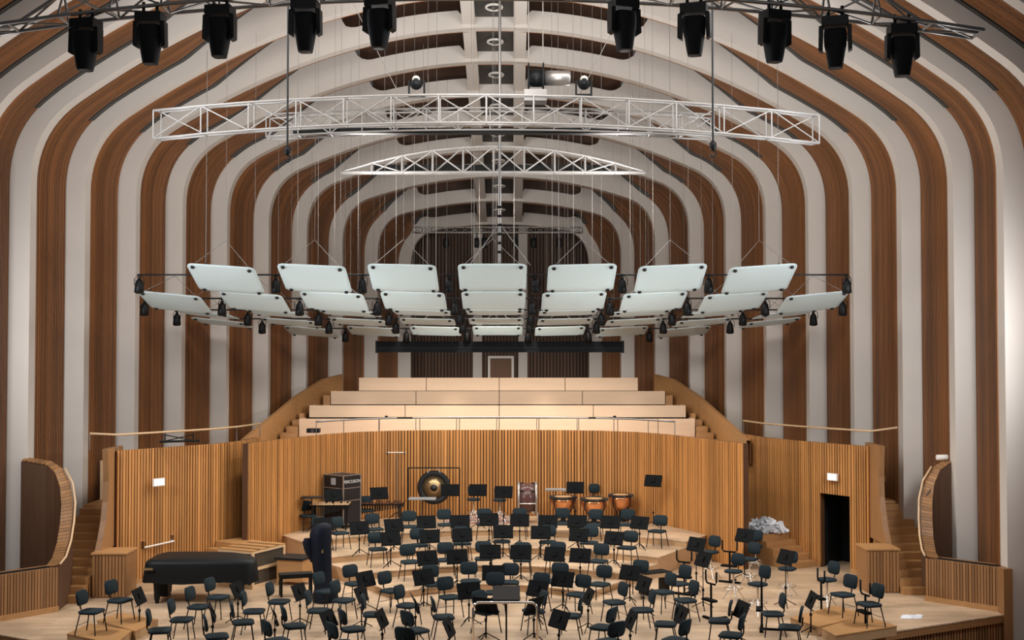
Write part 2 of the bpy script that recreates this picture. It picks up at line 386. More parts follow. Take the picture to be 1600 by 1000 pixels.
def slat_wall(name, path, z0, z1, side, pitch=.085, width=.058, depth=.05, material='stage_wood', backing='stage_back', thick=.16, cap='stage_wood', kind='structure', gaps=(), base=0.0):
    """a wall along a plan path; slats stand proud on one side (+1 left of the direction of travel)"""
    P = [Vector((x, y)) for x, y in path]
    ln = [0]
    for a, b in zip(P[:-1], P[1:]): ln.append(ln[-1] + (b-a).length)
    def pos(s):
        for i in range(len(P)-1):
            if s <= ln[i+1] + 1e-6:
                t = (s-ln[i])/(ln[i+1]-ln[i]); d = (P[i+1]-P[i]).normalized(); return P[i].lerp(P[i+1], t), Vector((-d.y, d.x))*side
        return P[-1], Vector((0, 0))
    zt = z1 if callable(z1) else (lambda s: z1)
    bm = MB()
    fr = []; bk = []
    for i, s in enumerate(ln):
        q, nn = pos(min(s + (1e-4 if i < len(ln)-1 else -1e-4), ln[-1]))
        if 0 < i < len(ln)-1:
            q2, n2 = pos(s - 1e-3); nn = (nn + n2).normalized()
        fr.append((P[i], nn)); bk.append((P[i] - nn*thick, nn))
    n = len(P); 
    for i in range(n-1):
        (a, na), (b, nb) = fr[i], fr[i+1]; a2 = a - na*thick; b2 = b - nb*thick
        skip = False
        za, zb = zt(ln[i]), zt(ln[i+1])
        vs = [(a.x,a.y,z0),(b.x,b.y,z0),(b2.x,b2.y,z0),(a2.x,a2.y,z0),(a.x,a.y,za),(b.x,b.y,zb),(b2.x,b2.y,zb),(a2.x,a2.y,za)]
        if gaps and i in gaps: continue
        bm.add(vs, ((0,1,2,3),(7,6,5,4),(0,4,5,1),(1,5,6,2),(2,6,7,3),(3,7,4,0)))
    wl = bm.obj(name, backing)
    if kind: wl['kind'] = kind
    sm = MB(); N = int(ln[-1]/pitch)
    for i in range(N):
        s = (i+.5)*ln[-1]/N
        seg = max(j for j in range(n-1) if ln[j] <= s)
        if gaps and seg in gaps: continue
        w2 = width*random.choice((.85, 1, 1, 1.12)); dp = depth*random.uniform(.8, 1.15)
        a, na = pos(max(0, s - w2/2)); b, nb = pos(min(ln[-1], s + w2/2))
        a1 = a + na*dp; b1 = b + nb*dp; h = zt(s)
        vs = [(a.x,a.y,z0+base),(b.x,b.y,z0+base),(b1.x,b1.y,z0+base),(a1.x,a1.y,z0+base),(a.x,a.y,h+.012),(b.x,b.y,h+.012),(b1.x,b1.y,h+.012),(a1.x,a1.y,h+.012)]
        sm.add(vs, ((0,1,2,3),(7,6,5,4),(0,4,5,1),(1,5,6,2),(2,6,7,3),(3,7,4,0)))
    sm.obj('slats', material, wl, kind='stuff')
    if base:
        bb = MB()
        for i in range(n-1):
            if gaps and i in gaps: continue
            (a, na), (b, nb) = fr[i], fr[i+1]; a1 = a + na*.06; b1 = b + nb*.06
            bb.add([(a.x,a.y,z0),(b.x,b.y,z0),(b1.x,b1.y,z0),(a1.x,a1.y,z0),(a.x,a.y,z0+base),(b.x,b.y,z0+base),(b1.x,b1.y,z0+base),(a1.x,a1.y,z0+base)],
                   ((0,1,2,3),(7,6,5,4),(0,4,5,1),(1,5,6,2),(2,6,7,3),(3,7,4,0)))
        bb.obj('skirting', 'step_wood', wl)
    return wl
WT = 3.43
# curved centre wall behind the orchestra
cw = [(-6.75,33.45),(-6.35,34.7),(-5.75,36.2),(-5.1,37.5),(-4.3,38.5),(-3.2,39.15),(-1.6,39.45),(0,39.5),(1.6,39.45),(3.2,39.15),(4.3,38.5),(5.1,37.5),(5.75,36.2),(6.35,34.7),(6.85,33.45)]
slat_wall('wall_stage_back', cw, 0, WT, -1, pitch=.098, width=.07, base=.0)
# side walls
slat_wall('wall_stage_left', [(-9.55,30.95),(-8.7,32.0),(-7.6,33.4),(-7.2,34.4),(-6.95,36.0)], 0, WT, -1, base=.12)
wr = slat_wall('wall_stage_right', [(10.0,32.4),(9.66,32.95),(9.05,33.85),(8.4,35.0),(7.9,36.1),(7.6,37.6)], 0, WT, 1, base=.12, gaps=(1,))
# the doorway in the right wall: lintel, dark room behind
def wall_piece(p, q, z0, z1, thick, side, name, material, parent):
    p = Vector(p); q = Vector(q); d = (q-p).normalized(); nn = Vector((-d.y, d.x))*side
    a2, b2 = p - nn*thick, q - nn*thick; mb = MB()
    mb.prism([tuple(p), tuple(q), tuple(b2), tuple(a2)], z0, z1); return mb.obj(name, material, parent)
DA, DB = (9.66,32.95), (9.05,33.85)
wall_piece(DA, DB, 2.05, WT, .16, 1, 'lintel', 'stage_back', wr)
lm = MB(); L = math.dist(DA, DB); n = int(L/.085)
for i in range(n):
    t0 = i/n; t1 = t0 + .058/L; ux, uy = (DB[0]-DA[0]), (DB[1]-DA[1]); nx, ny = -uy/L, ux/L
    a = (DA[0]+ux*t0, DA[1]+uy*t0); b = (DA[0]+ux*t1, DA[1]+uy*t1)
    lm.prism([a, b, (b[0]+nx*.05, b[1]+ny*.05), (a[0]+nx*.05, a[1]+ny*.05)], 2.05, WT+.012)
lm.obj('slats', 'stage_wood', wr, kind='stuff')
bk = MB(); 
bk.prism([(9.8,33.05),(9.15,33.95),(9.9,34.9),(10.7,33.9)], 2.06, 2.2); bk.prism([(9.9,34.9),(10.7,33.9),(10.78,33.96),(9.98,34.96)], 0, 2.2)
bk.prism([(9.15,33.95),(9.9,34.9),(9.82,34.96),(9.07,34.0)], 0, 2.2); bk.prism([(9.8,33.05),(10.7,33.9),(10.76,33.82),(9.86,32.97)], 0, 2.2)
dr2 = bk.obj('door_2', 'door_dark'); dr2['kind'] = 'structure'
# left door: panic bar on the slatted leaf
def along(p, q, t): return (p[0]+(q[0]-p[0])*t, p[1]+(q[1]-p[1])*t)
t = thing('panic_bar', (*along((-9.55,30.95),(-8.7,32.0),.5), 0), 'white push bar with two chrome brackets on the slatted left door', 'push bar')
pb = []
for px, py in ((225,852),(271,842)):
    best = min((abs((at_y(px, py, Y).x + 9.55)/(.85) - (Y-30.95)/1.05), Y) for Y in [30.6+i*.02 for i in range(150)]); pb.append(at_y(px, py, best[1]))
for q in pb:
    MB().box(-.04,.04,-.12,-.03,-.06,.12, Matrix.Translation(q - t.location)).obj('bracket', 'chrome', t)
rod('bar', pb[0] - t.location + Vector((.05,-.12,-.04)), pb[1] - t.location + Vector((.05,-.12,-.04)), .022, 'ring_white', t)
# exit sign boxes
for px, py, Y, rz, lab in ((245,753,31.7,.89,'small lit white sign box on the slatted left stage wall'), (1304,745,33.35,-.98,'small lit white sign box on the slatted wall above the dark doorway')):
    q = at_y(px, py, Y); s = thing('sign_box', q, lab, 'sign', rz=rz)
    MB().box(-.17,.17,-.11,-.05,-.1,.1).obj('housing', 'ring_white', s); MB().box(-.145,.145,-.115,-.11,-.075,.075).obj('lit_face', 'sign_light', s)

# gallery floor behind the stage walls
gl = MB()
gl.prism([(-6.9,33.6),(-5.2,37.6),(-3.2,39.3),(0,39.66),(3.2,39.3),(5.2,37.6),(7.0,33.6),(7.1,36.0),(7.4,34.4),(9.9,31.2),(10.4,33),(8.8,38),(6.3,46),(-6.3,46),(-8.8,38),(-10.4,33),(-9.75,31.2),(-7.2,34.4),(-6.95,36.0)][:0] or
         [(-9.75,31.3),(-7.45,34.5),(-7.1,36.2),(-5.3,37.6),(-3.3,39.4),(0,39.7),(3.3,39.4),(5.3,37.6),(7.75,37.6),(8.05,36.1),(8.55,35.05),(10.15,32.5),(10.6,33),(8.8,38.6),(6.2,46),(-6.2,46),(-8.8,38.6),(-10.55,33)], 2.45, 2.6)
g = gl.obj('floor', 'step_wood'); g['kind'] = 'structure'
gl = MB().prism([(-5.9,45),(5.9,45),(4.2,52),(-4.2,52)], 4.2, 4.4).obj('floor', 'dark_wood'); gl['kind'] = 'structure'

# handrails on the walls
def handrail(name, pts, posts, label, mtop='oak_rail', post='dull_metal', h=.41, r=.028):
    t = thing(name, pts[0], label, 'handrail'); o = Vector(pts[0])
    MB().tube([Vector(p) - o for p in pts], r, 8).obj('rail', mtop, t, True)
    for p in posts:
        p = Vector(p) - o; rod('post', p - Vector((0,0,h)), p, .013, post, t)
HZ = WT + .41
handrail('handrail', [(-10.15,30.75,HZ+.05),(-9.55,31.0,HZ),(-8.7,32.05,HZ),(-7.65,33.45,HZ),(-7.27,34.4,HZ),(-6.95,36.0,HZ)], [(-10.15,30.75,HZ+.05),(-9.55,31.0,HZ),(-7.27,34.4,HZ),(-6.95,36.0,HZ)], 'long oak handrail above the left slatted stage wall')
handrail('handrail', [(10.65,32.1,HZ+.12),(10.05,32.45,HZ),(9.1,33.9,HZ),(8.45,35.05,HZ),(7.95,36.1,HZ),(7.65,37.6,HZ)], [(10.05,32.45,HZ),(7.95,36.1,HZ),(7.65,37.6,HZ)], 'long oak handrail above the right slatted stage wall')
cr = [(-5.45,37.05),(-5.1,37.55),(-4.3,38.55),(-3.2,39.2),(-1.6,39.5),(0,39.55),(1.6,39.5),(3.2,39.2),(4.3,38.55),(5.1,37.55),(5.45,37.05)]
handrail('handrail', [(x,y,HZ) for x,y in cr], [(x,y,HZ) for x,y in [cr[0],(-4.75,38.0),(-3.75,38.88),(-2.6,39.3),(-1.3,39.52),(0,39.55),(1.3,39.52),(2.6,39.3),(3.75,38.88),(4.75,38.0),cr[-1]]], 'thin brown handrail curving in front of the choir tiers', 'dull_metal')

# choir tiers: body plus front panels
TI = [(40.7,3.74,6.62,[593,656,718,780,842,904,965,1028]),(42.0,4.13,6.5,[633,780,927]),(43.3,4.58,5.95,[650,780,910]),(44.6,5.03,5.12,[666,780,883])]
names = ['lowest choir tier right behind the curved handrail, faced with pale birch panels','second choir tier from below with four pale birch panels','third choir tier from below with four pale birch panels','topmost choir tier with four tan birch panels']
for i, (d, zt, hw, js) in enumerate(TI):
    t = thing('choir_tier', (0, d, 2.6), names[i], 'choir tier', 'choir tiers')
    zb = TI[i-1][1]-.02 if i else 3.0
    MB().box(-hw, hw, .03, 1.28, 0, zb + .02 - 2.6).obj('seat_deck', 'step_wood', t)
    MB().box(-hw, hw, .03, .09, 0, zt-.02-2.6).obj('backing_board', 'stage_back', t)
    for sg in (-1,1): MB().box(min(sg*hw,sg*(hw-.06)), max(sg*hw,sg*(hw-.06)), .03, 1.0, 0, zt-.01-2.6).obj('end_board', 'birch', t)
    xs = [-hw] + [at_y(j, 620, d).x for j in js] + [hw]
    for a, b in zip(xs[:-1], xs[1:]):
        MB().box(a+.012, b-.012, -.012, .03, zb-2.6-.5 if i == 0 else zb-2.6, zt-2.6).obj('panel', 'birch', t)
# choir side stairs and sloping parapets
for sg, sd in ((-1,'left'),(1,'right')):
    t = thing('choir_stair', (sg*7.0, 39.6, 2.6), 'oak steps climbing beside the %s end of the choir tiers' % sd, 'stairs', 'choir stairs')
    PP = [(7.55,36.6,3.3),(7.45,38.6,3.62),(7.25,40.2,3.95),(6.9,42.0,4.45),(6.25,43.8,5.0),(5.75,45.0,5.15)]
    def pxat(y):
        for a, b in zip(PP[:-1], PP[1:]):
            if a[1] <= y <= b[1]: return a[0] + (b[0]-a[0])*(y-a[1])/(b[1]-a[1])
        return PP[-1][0]
    for i in range(10):
        y = i*.53; ya = 39.6 + y
        ins = max([h for (dd, zz, h, jj) in TI if dd - .6 <= ya + .53 and ya <= dd + 1.3] + [5.14]) + .02; outx = pxat(ya + .53) - .02
        if outx > ins + .1: MB().box(min(sg*(ins-7.0), sg*(outx-7.0)), max(sg*(ins-7.0), sg*(outx-7.0)), y, y+.53, 0, .5 + i*.19).obj('step', 'step_wood', t)
    mb = MB(); pts = [(7.55,36.6,3.3),(7.45,38.6,3.62),(7.25,40.2,3.95),(6.9,42.0,4.45),(6.25,43.8,5.0),(5.75,45.0,5.15)]
    rows = [[(sg*x, y, 2.6), (sg*x, y, z), (sg*(x+.12), y, z), (sg*(x+.12), y, 2.6)] for x, y, z in pts]
    mb.grid(rows); tag(mb.obj('sloping_parapet', 'step_wood'), 'sloping oak parapet along the %s choir stairs' % sd, 'parapet', 'choir parapets')

# orchestra risers: fan of four levels
NC = [(2.35,29.4,30.5),(3.32,30.95,32.2),(4.37,32.4,34.1),(5.36,34.05,36.3)]
LEVEL = [0, .17, .34, .51, .68]
for i, (nx, nd, cdn) in enumerate(NC):
    out = (6.55, 35.9)
    fr = [(x, cdn - (cdn-nd)*abs(x/nx)**1.7) for x in [nx*(-1 + j/7) for j in range(15)]]
    if i < 3:
        n2 = NC[i+1]; bk = [(x, n2[2]+.25 - (n2[2]-n2[1])*abs(x/n2[0])**1.7) for x in [n2[0]*(1 - j/7) for j in range(15)]]
        bk = [(n2[0]*1.0, n2[1]+.0)] + bk[1:-1] + [(-n2[0], n2[1])]
    else:
        bk = [out, (5.7,36.2),(5.05,37.4),(4.25,38.4),(3.15,39.05),(1.6,39.35),(-1.6,39.35),(-3.15,39.05),(-4.25,38.4),(-5.05,37.4),(-5.7,36.2),(-out[0],out[1])]
    z = LEVEL[i+1]
    t = thing('stage_riser', (0, cdn, 0), '%s curved orchestra riser of pale oak' % ('lowest','second lowest','second highest','highest and deepest')[i], 'riser', 'orchestra risers')
    L = lambda P: [(x, y-cdn) for x, y in P]
    MB().prism(L(fr + bk), 0, z-.03).obj('body', 'riser_wood', t)
    MB().prism(L([(x*1.003, y-.02) for x, y in fr] + bk), z-.03, z).obj('deck', 'stage_floor', t)
RZ = lambda lv: LEVEL[lv]

# loose wooden platforms at the front sides
def platform(name, quad, z, label):
    c = quad[0]; t = thing(name, (c[0], c[1], 0), label, 'platform')
    q = [(x-c[0], y-c[1]) for x, y in quad]
    MB().prism(q, .0, z-.03).obj('body', 'riser_wood', t)
    cx = sum(p[0] for p in q)/4; cy = sum(p[1] for p in q)/4
    MB().prism([(cx+(x-cx)*1.01, cy+(y-cy)*1.01) for x, y in q], z-.03, z).obj('deck', 'step_wood', t)
def quadz(pts, z): return [tuple(at_z(x, y, z))[:2] for x, y in pts]
platform('platform', quadz([(105,990),(140,974),(206,985),(180,1006)], .2), .2, 'low wooden platform carrying the leftmost chair at the front left')
platform('platform', quadz([(152,969),(190,957),(247,968),(212,986)], .2), .2, 'low wooden platform just behind the leftmost one')
platform('platform', quadz([(1278,979),(1358,961),(1305,946),(1235,965)], .2), .2, 'low wooden platform with a chair, second from the right stage edge')
platform('platform', quadz([(1306,993),(1401,978),(1352,962),(1284,981)], .2), .2, 'low wooden platform with a chair nearest the right stage edge')

# ------------------------------------------------------------------ stairs and parapets at the stage sides
for sg, sd in ((-1,'left'),(1,'right')):
    ox = .1 if sg > 0 else 0
    X = lambda x: sg*x + (.42 if sg > 0 else 0)
    DY = 1.0 if sg > 0 else 0.0
    t = thing('pedestal', (X(9.25), 30.0+DY*.65, 0), 'square slatted wooden pedestal at the foot of the %s curved stairs' % sd, 'pedestal', 'stair pedestals')
    MB().box(-.4,.4,-.42,.45,0,1.04).obj('body', 'parapet_wood', t)
    mb = MB()
    for i in range(10):
        mb.box(-.4+i*.08+.008, -.4+i*.08+.066, -.45, -.42, .02, 1.02)
    mb.obj('slats', 'parapet_wood', t, kind='stuff')
    MB().box(-.43,.43,-.47,.47,1.04,1.08).obj('cap', 'step_wood', t)
    # stairs going up along the hall wall
    t = thing('staircase', (X(10.2)+(.0 if sg < 0 else -.05), 28.9+DY, 0), 'wooden staircase rising between curved parapets at the %s of the stage' % sd, 'stairs', 'side staircases')
    for i in range(11):
        MB().box(-.5,.5, i*.27, i*.27+.32, 0 if i < 4 else (i-3)*.17, (i+1)*.172).obj('step', 'step_wood', t)
    MB().box(-.5,.58, 11*.27, 11*.27+1.3, 1.8, 1.95).obj('landing', 'step_wood', t)
    MB().box(-.5,.6, 11*.27+1.3, 11*.27+1.4, 1.8, 3.0).obj('landing_wall', 'oak_rail', t)
    for i in range(3): MB().box(.0+i*.15 if sg < 0 else -.5,.55 if sg < 0 else 0-i*.15, 11*.27+.5+i*.25, 11*.27+1.3, 1.95+i*.18, 2.13+i*.18).obj('step', 'step_wood', t)
    # end of the stage wall beside the stairs: dark curved board with an oak edge
    mb = MB(); pr = [(30.3,1.0),(30.35,1.5),(30.45,2.1),(30.6,2.7),(30.7,3.2),(30.72,3.5)]
    rows = []
    for y, z in [(29.9,1.04),(30.12,1.35),(30.32,1.75),(30.45,2.2),(30.5,2.7),(30.45,3.2),(30.4,3.52)]:
        y += DY*1.1; rows.append([(X(9.72), y, z), (X(9.72), 31.6+DY*1.2, z), (X(9.58), 31.6+DY*1.2, z), (X(9.58), y, z)])
    mb.grid(rows + []); mb.add([rows[-1][0], rows[-1][1], rows[-1][2], rows[-1][3]], ((0,1,2,3),))
    mb.add([p for r in rows for p in (r[0], r[3])], [(2*i,2*i+1,2*i+3,2*i+2) for i in range(len(rows)-1)])
    t = mb.obj('stair_cheek', 'parapet_wood'); tag(t, 'curved wooden cheek ending the stage wall above the %s pedestal' % sd, 'stair cheek', 'stair cheeks')
    # outer parapet: sweeps up and round to the hall wall
    path = [(9.92,28.05,1.02),(9.95,28.5,1.12),(10.0,28.95,1.42),(10.06,29.3,1.82),(10.14,29.6,2.25),(10.3,29.85,2.68),(10.55,30.0,3.02),(10.85,30.08,3.2),(11.5,30.12,3.3)]
    if sg > 0: path = [(x + .08, 29.2 + (y-28.05)*.68, z) for x, y, z in path]
    th = .27; inn = []; outp = []
    for i, (x, y, z) in enumerate(path):
        a = path[max(0,i-1)]; b = path[min(len(path)-1,i+1)]; dx, dy = b[0]-a[0], b[1]-a[1]; L = math.hypot(dx, dy); nx, ny = dy/L, -dx/L
        inn.append((x, y, z)); outp.append((x+nx*th, y+ny*th, z-.04))
    mb = MB(); rows = []
    for (x, y, z), (x2, y2, z2) in zip(inn, outp):
        rows.append([(X(x), y, 0 if y < 29.2 else .3), (X(x), y, z), (X(x2), y2, z2), (X(x2), y2, 0)])
    mb.grid(rows)
    t = mb.obj('curved_parapet', 'dark_wood'); tag(t, 'tall dark parapet curving up beside the %s stairs to the ribbed wall' % sd, 'parapet', 'curved parapets')
    cp = MB(); N = 44
    def lerp_path(P, s):
        s = s*(len(P)-1); i = min(int(s), len(P)-2); f = s-i; return [P[i][j]+(P[i+1][j]-P[i][j])*f for j in range(3)]
    for i in range(N):
        s0, s1 = i/N, (i+.8)/N; a, b = lerp_path(inn, s0), lerp_path(inn, s1); c, d_ = lerp_path(outp, s1), lerp_path(outp, s0)
        vs = [(X(p[0]), p[1], p[2]+.02) for p in (a,b,c,d_)] + [(X(p[0]), p[1], p[2]+.055) for p in (a,b,c,d_)]
        cp.add(vs, ((0,1,2,3),(7,6,5,4),(0,4,5,1),(1,5,6,2),(2,6,7,3),(3,7,4,0)))
    cp.obj('cap_slats', 'parapet_wood', t, kind='stuff')
    MB().tube([(X(p[0]-.06), p[1]-.02, p[2]+.06) for p in inn[:7]], .025, 8).obj('handrail', 'oak_rail', t, True)
    # low front parapet running outwards to the hall wall
    lp = [(9.92,28.05),(10.85,26.95),(12.3,25.3)] if sg < 0 else [(10.4,29.25),(11.75,27.9)]
    lp = [(sg*x, y) for x, y in lp]
    t = slat_wall('low_parapet', lp, 0, 1.0, 1 if sg < 0 else -1, pitch=.07, width=.05, depth=.02, material='parapet_wood', backing='parapet_wood', thick=.5, kind=None, base=.12)
    tag(t, 'low slatted parapet with broad top at the %s front of the stage' % sd, 'parapet', 'low front parapets')
    if sg > 0:
        MB().box(11.6,11.8,27.6,27.95,-1.15,1.04).obj('end_post', 'parapet_wood', t)
        MB().prism([(11.8,28.1),(12.3,28.6),(12.2,29.4),(11.7,28.9)], -1.15, .55).obj('outer_return', 'parapet_wood', t)
    a, b = lp[0], lp[1]; d = Vector((b[0]-a[0], b[1]-a[1])).normalized(); nn = Vector((-d.y, d.x))*(1 if sg < 0 else -1)
    MB().prism([(a[0]-nn.x*.12+d.x*.1, a[1]-nn.y*.12+d.y*.1), (b[0]-nn.x*.12, b[1]-nn.y*.12), (b[0]-nn.x*.2, b[1]-nn.y*.2), (a[0]-nn.x*.2+d.x*.1, a[1]-nn.y*.2+d.y*.1)], 1.0, 1.03).obj('light_trough', 'black', t)

# steps to the passages left and right of the centre wall
t = thing('passage_steps', (-8.27, 32.45, 0), 'flight of five oak steps along the left wall behind the piano', 'steps')
u_, n_ = Vector((.62,.78)), Vector((.78,-.62))
for i in range(5):
    a, b = u_*(.28*i), u_*1.9; MB().prism([tuple(a), tuple(b), tuple(b + n_*1.0), tuple(a + n_*1.0)], i*.16, (i+1)*.16).obj('step', 'step_wood', t)
t = thing('passage_steps', (7.3, 33.2, 0), 'flight of five oak steps below the plastic heap at the right wall', 'steps')
t.location = (8.93, 33.9, 0)
u_, n_ = Vector((-.45,.89)), Vector((-.89,-.45))
for i in range(5):
    a, b = u_*(.28*i), u_*2.0; MB().prism([tuple(a), tuple(b), tuple(b + n_*1.05), tuple(a + n_*1.05)], i*.16, (i+1)*.16).obj('step', 'step_wood', t)

# ------------------------------------------------------------------ RIGGING: trusses
def truss(name, pts_fn, n, sec, label, mtl='truss_metal', r=.028, rb=.016):
    """box or triangular truss: chords follow pts_fn(t) + section offsets, posts and diagonals between"""
    base = Vector(pts_fn(.5)); t = thing(name, base, label, 'truss')
    P = [Vector(pts_fn(i/n)) - base for i in range(n+1)]
    for o in sec:
        MB().tube([p + Vector(o(i/n)) for i, p in enumerate(P)], r, 8).obj('chord', mtl, t, True)
    m = len(sec)
    for i in range(n+1):
        for a in range(m):
            b = (a+1) % m
            if m == 2 and a == 1: continue
            A = P[i] + Vector(sec[a](i/n)); B = P[i] + Vector(sec[b](i/n))
            if (A-B).length > .08: rod('post', A, B, rb*1.15, mtl, t, 6)
            if i < n:
                j = i+1; A2 = P[j] + Vector(sec[a](j/n)); B2 = P[j] + Vector(sec[b](j/n))
                if (A2-B).length > .1: rod('brace', *((A, B2) if i % 2 else (B, A2)), rb, mtl, t, 6)
    return t
TY = 21.5
def front_pts(s):
    x = -9.3 + 18.1*s; return (x, TY, 12.3 - .0088*(x+.2)**2)
sec3 = [lambda s: (0,-.28,0), lambda s: (0,.28,0), lambda s: (0,0,.5 if .06 < s < .94 else .02)]
truss('lighting_truss', front_pts, 20, sec3, 'bowed metal lighting truss across the top carrying ten moving heads', 'dull_metal', .035, .02)
def t2(s):
    x = -7.42 + 14.7*s; return (x, 27.0, 11.02 - .0075*x*x - .008*x)
hb = .3
sec4 = [lambda s: (0,-.3,-.02), lambda s: (0,.3,.05), lambda s: (0,.3,.68), lambda s: (0,-.3,.6)]
tr2 = truss('box_truss', t2, 14, sec4, 'long white box truss hanging across the hall with a cable drum on top', 'truss_metal', .026, .015)
def t2b(s):
    x = -5.1 + 10.2*s; return (x, 27.75, 11.0 - .006*x*x)
truss('box_truss', t2b, 14, [lambda s: (0,-.2,0), lambda s: (0,.25,.0), lambda s: (0,.25,.5), lambda s: (0,-.2,.5)], 'shorter white box truss close behind the long one', 'truss_metal', .022, .013)
MB().box(-4.5,4.3,27.6,27.85,10.93,11.05).obj('cable_tray', 'black'); tag(bpy.data.objects['cable_tray'], 'flat black cable tray lying in the white box truss', 'cable tray')
def t3(s):
    x = -4.15 + 8.3*s; return (x, 33.0, 10.83)
bow = lambda s: .72*(1-(2*s-1)**2)+.01
truss('bow_truss', t3, 10, [lambda s: (0,-.12,0), lambda s: (0,.12,0), lambda s: (0,0,bow(s))], 'white bow-shaped truss with arched top chord above the canopy', 'truss_metal', .034, .024)
MB().box(-3.3,3.2,33.3,33.5,10.9,11.1).obj('batten', 'black'); tag(bpy.data.objects['batten'], 'long black batten behind the bow-shaped truss', 'batten')
def t4(s):
    x = -3.1 + 6.15*s; return (x, 44.0, 10.3)
truss('box_truss', t4, 18, [lambda s: (0,-.12,0), lambda s: (0,.12,0), lambda s: (0,0,.2)], 'thin far truss hanging before the dark choir end wall', 'dull_metal', .025, .014)
for i, px in enumerate((697, 745, 757, 805, 834, 874)):
    q = at_y(px, 380, 44.0); s = thing('small_spotlight', (q.x, 44.0, 10.2), 'little black spotlight under the thin far truss, ' + nth(i, 6), 'spotlight', 'spotlights on the far truss')
    MB().lathe([(.06,-.45),(.11,-.4),(.11,-.12),(.05,-.08)], 10).obj('can', 'black', s, True); rod('clamp', (0,0,-.1), (0,0,.08), .02, 'black', s)
# cable drum with motor on the long truss
q = at_y(840, 122, 27.0); t = thing('cable_drum', q, 'black cable drum with a white motor on the long truss', 'cable drum')
MB().lathe([(.34,-.22),(.34,-.19),(.2,-.18),(.2,.1),(.34,.11),(.34,.14)], 24, Matrix.Rotation(PI/2, 4, 'Y')).obj('drum', 'black', t, True)
MB().lathe([(.17,.15),(.17,.7),(.14,.74)], 16, Matrix.Rotation(PI/2, 4, 'Y')).obj('motor', 'aluminium', t, True)
MB().box(-.3,.2,-.25,.25,-.55,-.3).obj('base_frame', 'dull_metal', t)
for dx in (-.2, .12): rod('rope', (dx,0,.2), (dx,0,4.2), .012, 'cable_steel', t, 6)
for px in (651, 912):
    q = at_y(px, 130, 27.0); s = thing('yoke_spotlight', q, 'black yoke spotlight standing on the long truss, %s of the cable drum' % ('left' if px < 800 else 'right'), 'spotlight', 'yoke spotlights on the truss')
    MB().lathe([(.07,-.16),(.14,-.12),(.14,.14),(.09,.18)], 14, Matrix.Rotation(PI/2+.3, 4, 'X')).obj('head', 'black', s, True)
    MB().lathe([(.06,0),(.085,.02)], 12, Matrix.Translation((0,-.16,.05)) @ Matrix.Rotation(PI/2, 4, 'X')).obj('lens', 'ring_white', s, True)
    for sx in (-.17,.17): MB().box(sx-.02,sx+.02,-.04,.04,-.25,.05).obj('yoke_arm', 'black', s)
    MB().box(-.19,.19,-.06,.06,-.3,-.25).obj('base', 'black', s)
# moving heads under the front truss
mh = thing('moving_head', (0,0,0)); 
MB().box(-.23,.23,-.17,.17,-.16,.0).obj('base', 'black', mh)
for sx in (-1,1):
    b = MB(); b.add([(sx*.2,-.1,-.14),(sx*.28,-.1,-.16),(sx*.29,-.09,-.58),(sx*.22,-.08,-.62),(sx*.2,.1,-.14),(sx*.28,.1,-.16),(sx*.29,.09,-.58),(sx*.22,.08,-.62)],
          ((0,1,2,3),(7,6,5,4),(0,4,5,1),(1,5,6,2),(2,6,7,3),(3,7,4,0))); b.obj('yoke_arm', 'black', mh)
hd = MB(); rings = [(-.22,.19,.17),(-.3,.2,.2),(-.5,.19,.2),(-.62,.165,.18),(-.82,.135,.15),(-.9,.12,.13)]
rows = []
for z, a, b in rings: rows.append([(a*math.copysign(abs(math.cos(u))**.6, math.cos(u)), b*math.copysign(abs(math.sin(u))**.6, math.sin(u)), z) for u in [2*PI*j/16 for j in range(17)]])
hd.grid(rows); hd.add(rows[-1][:-1], (tuple(range(16)),)); hd.add(rows[0][:-1], (tuple(range(16)),)); hdo = hd.obj('head', 'black_matt', mh, True)
for sx in (-.12,.12): rod('clamp', (sx,0,-.02), (sx,0,.2), .03, 'black', mh)
MB().lathe([(.075,-.905),(.1,-.9),(.1,-.885)], 16).obj('lens', 'gong_dark', hdo)
heads = [(136,70),(236,57),(345,47),(478,38),(594,35),(974,37),(1084,43),(1210,53),(1304,62),(1408,76)]
for i, (px, py) in enumerate(heads):
    o = mh if i == 0 else copy_tree(mh); q = at_y(px, py, TY-.1)
    x = q.x; s = (x+9.3)/18.1; zc = front_pts(s)[2]
    o.location = (x, TY-.15, zc - .1); o.rotation_euler = (random.uniform(-.06,.06), 0, random.uniform(-.35,.35))
    tag(o, 'black moving-head stage light on the bowed truss, ' + (nth(i, 5) + ' of the left five' if i < 5 else nth(i-5, 5) + ' of the right five'), 'stage light', 'moving heads on the bowed truss')
# chain hoists with hooks and the central mast
for px, py, sd in ((449,238,'left'),(1114,230,'right')):
    q = at_y(px, py, 26.0); s = thing('chain_hoist', q, 'dark hoist chain with a hook before the %s half of the white truss' % sd, 'chain hoist', 'hoist chains')
    rod('chain', (0,0,.1), (0,0,5.2), .022, 'gong_dark', s)
    MB().lathe([(.03,-.06),(.07,-.03),(.08,.08),(.03,.14)], 12).obj('weight', 'black', s, True)
    MB().tube([(.06*math.cos(a), 0, -.14+.07*math.sin(a)) for a in [PI*.6 - j*PI/6 for j in range(10)]], .02, 6).obj('hook', 'black', s, True)
q0 = at_y(781, 415, 30.0); s = thing('central_mast', (q0.x, 29.6, q0.z), 'thin steel mast hanging down the centre to the reflector canopy', 'mast')
rod('pole', (0,0,0), (0,0,7.6), .035, 'dull_metal', s)
for sx in (-1,1): rod('stay', (0,0,1.0), (sx*.75,.3,0), .012, 'cable_steel', s)
for i in range(6): MB().lathe([(.05,-.03),(.07,0),(.05,.03)], 10).obj('collar', 'black', s).location = (0,0,.3+i*.22)
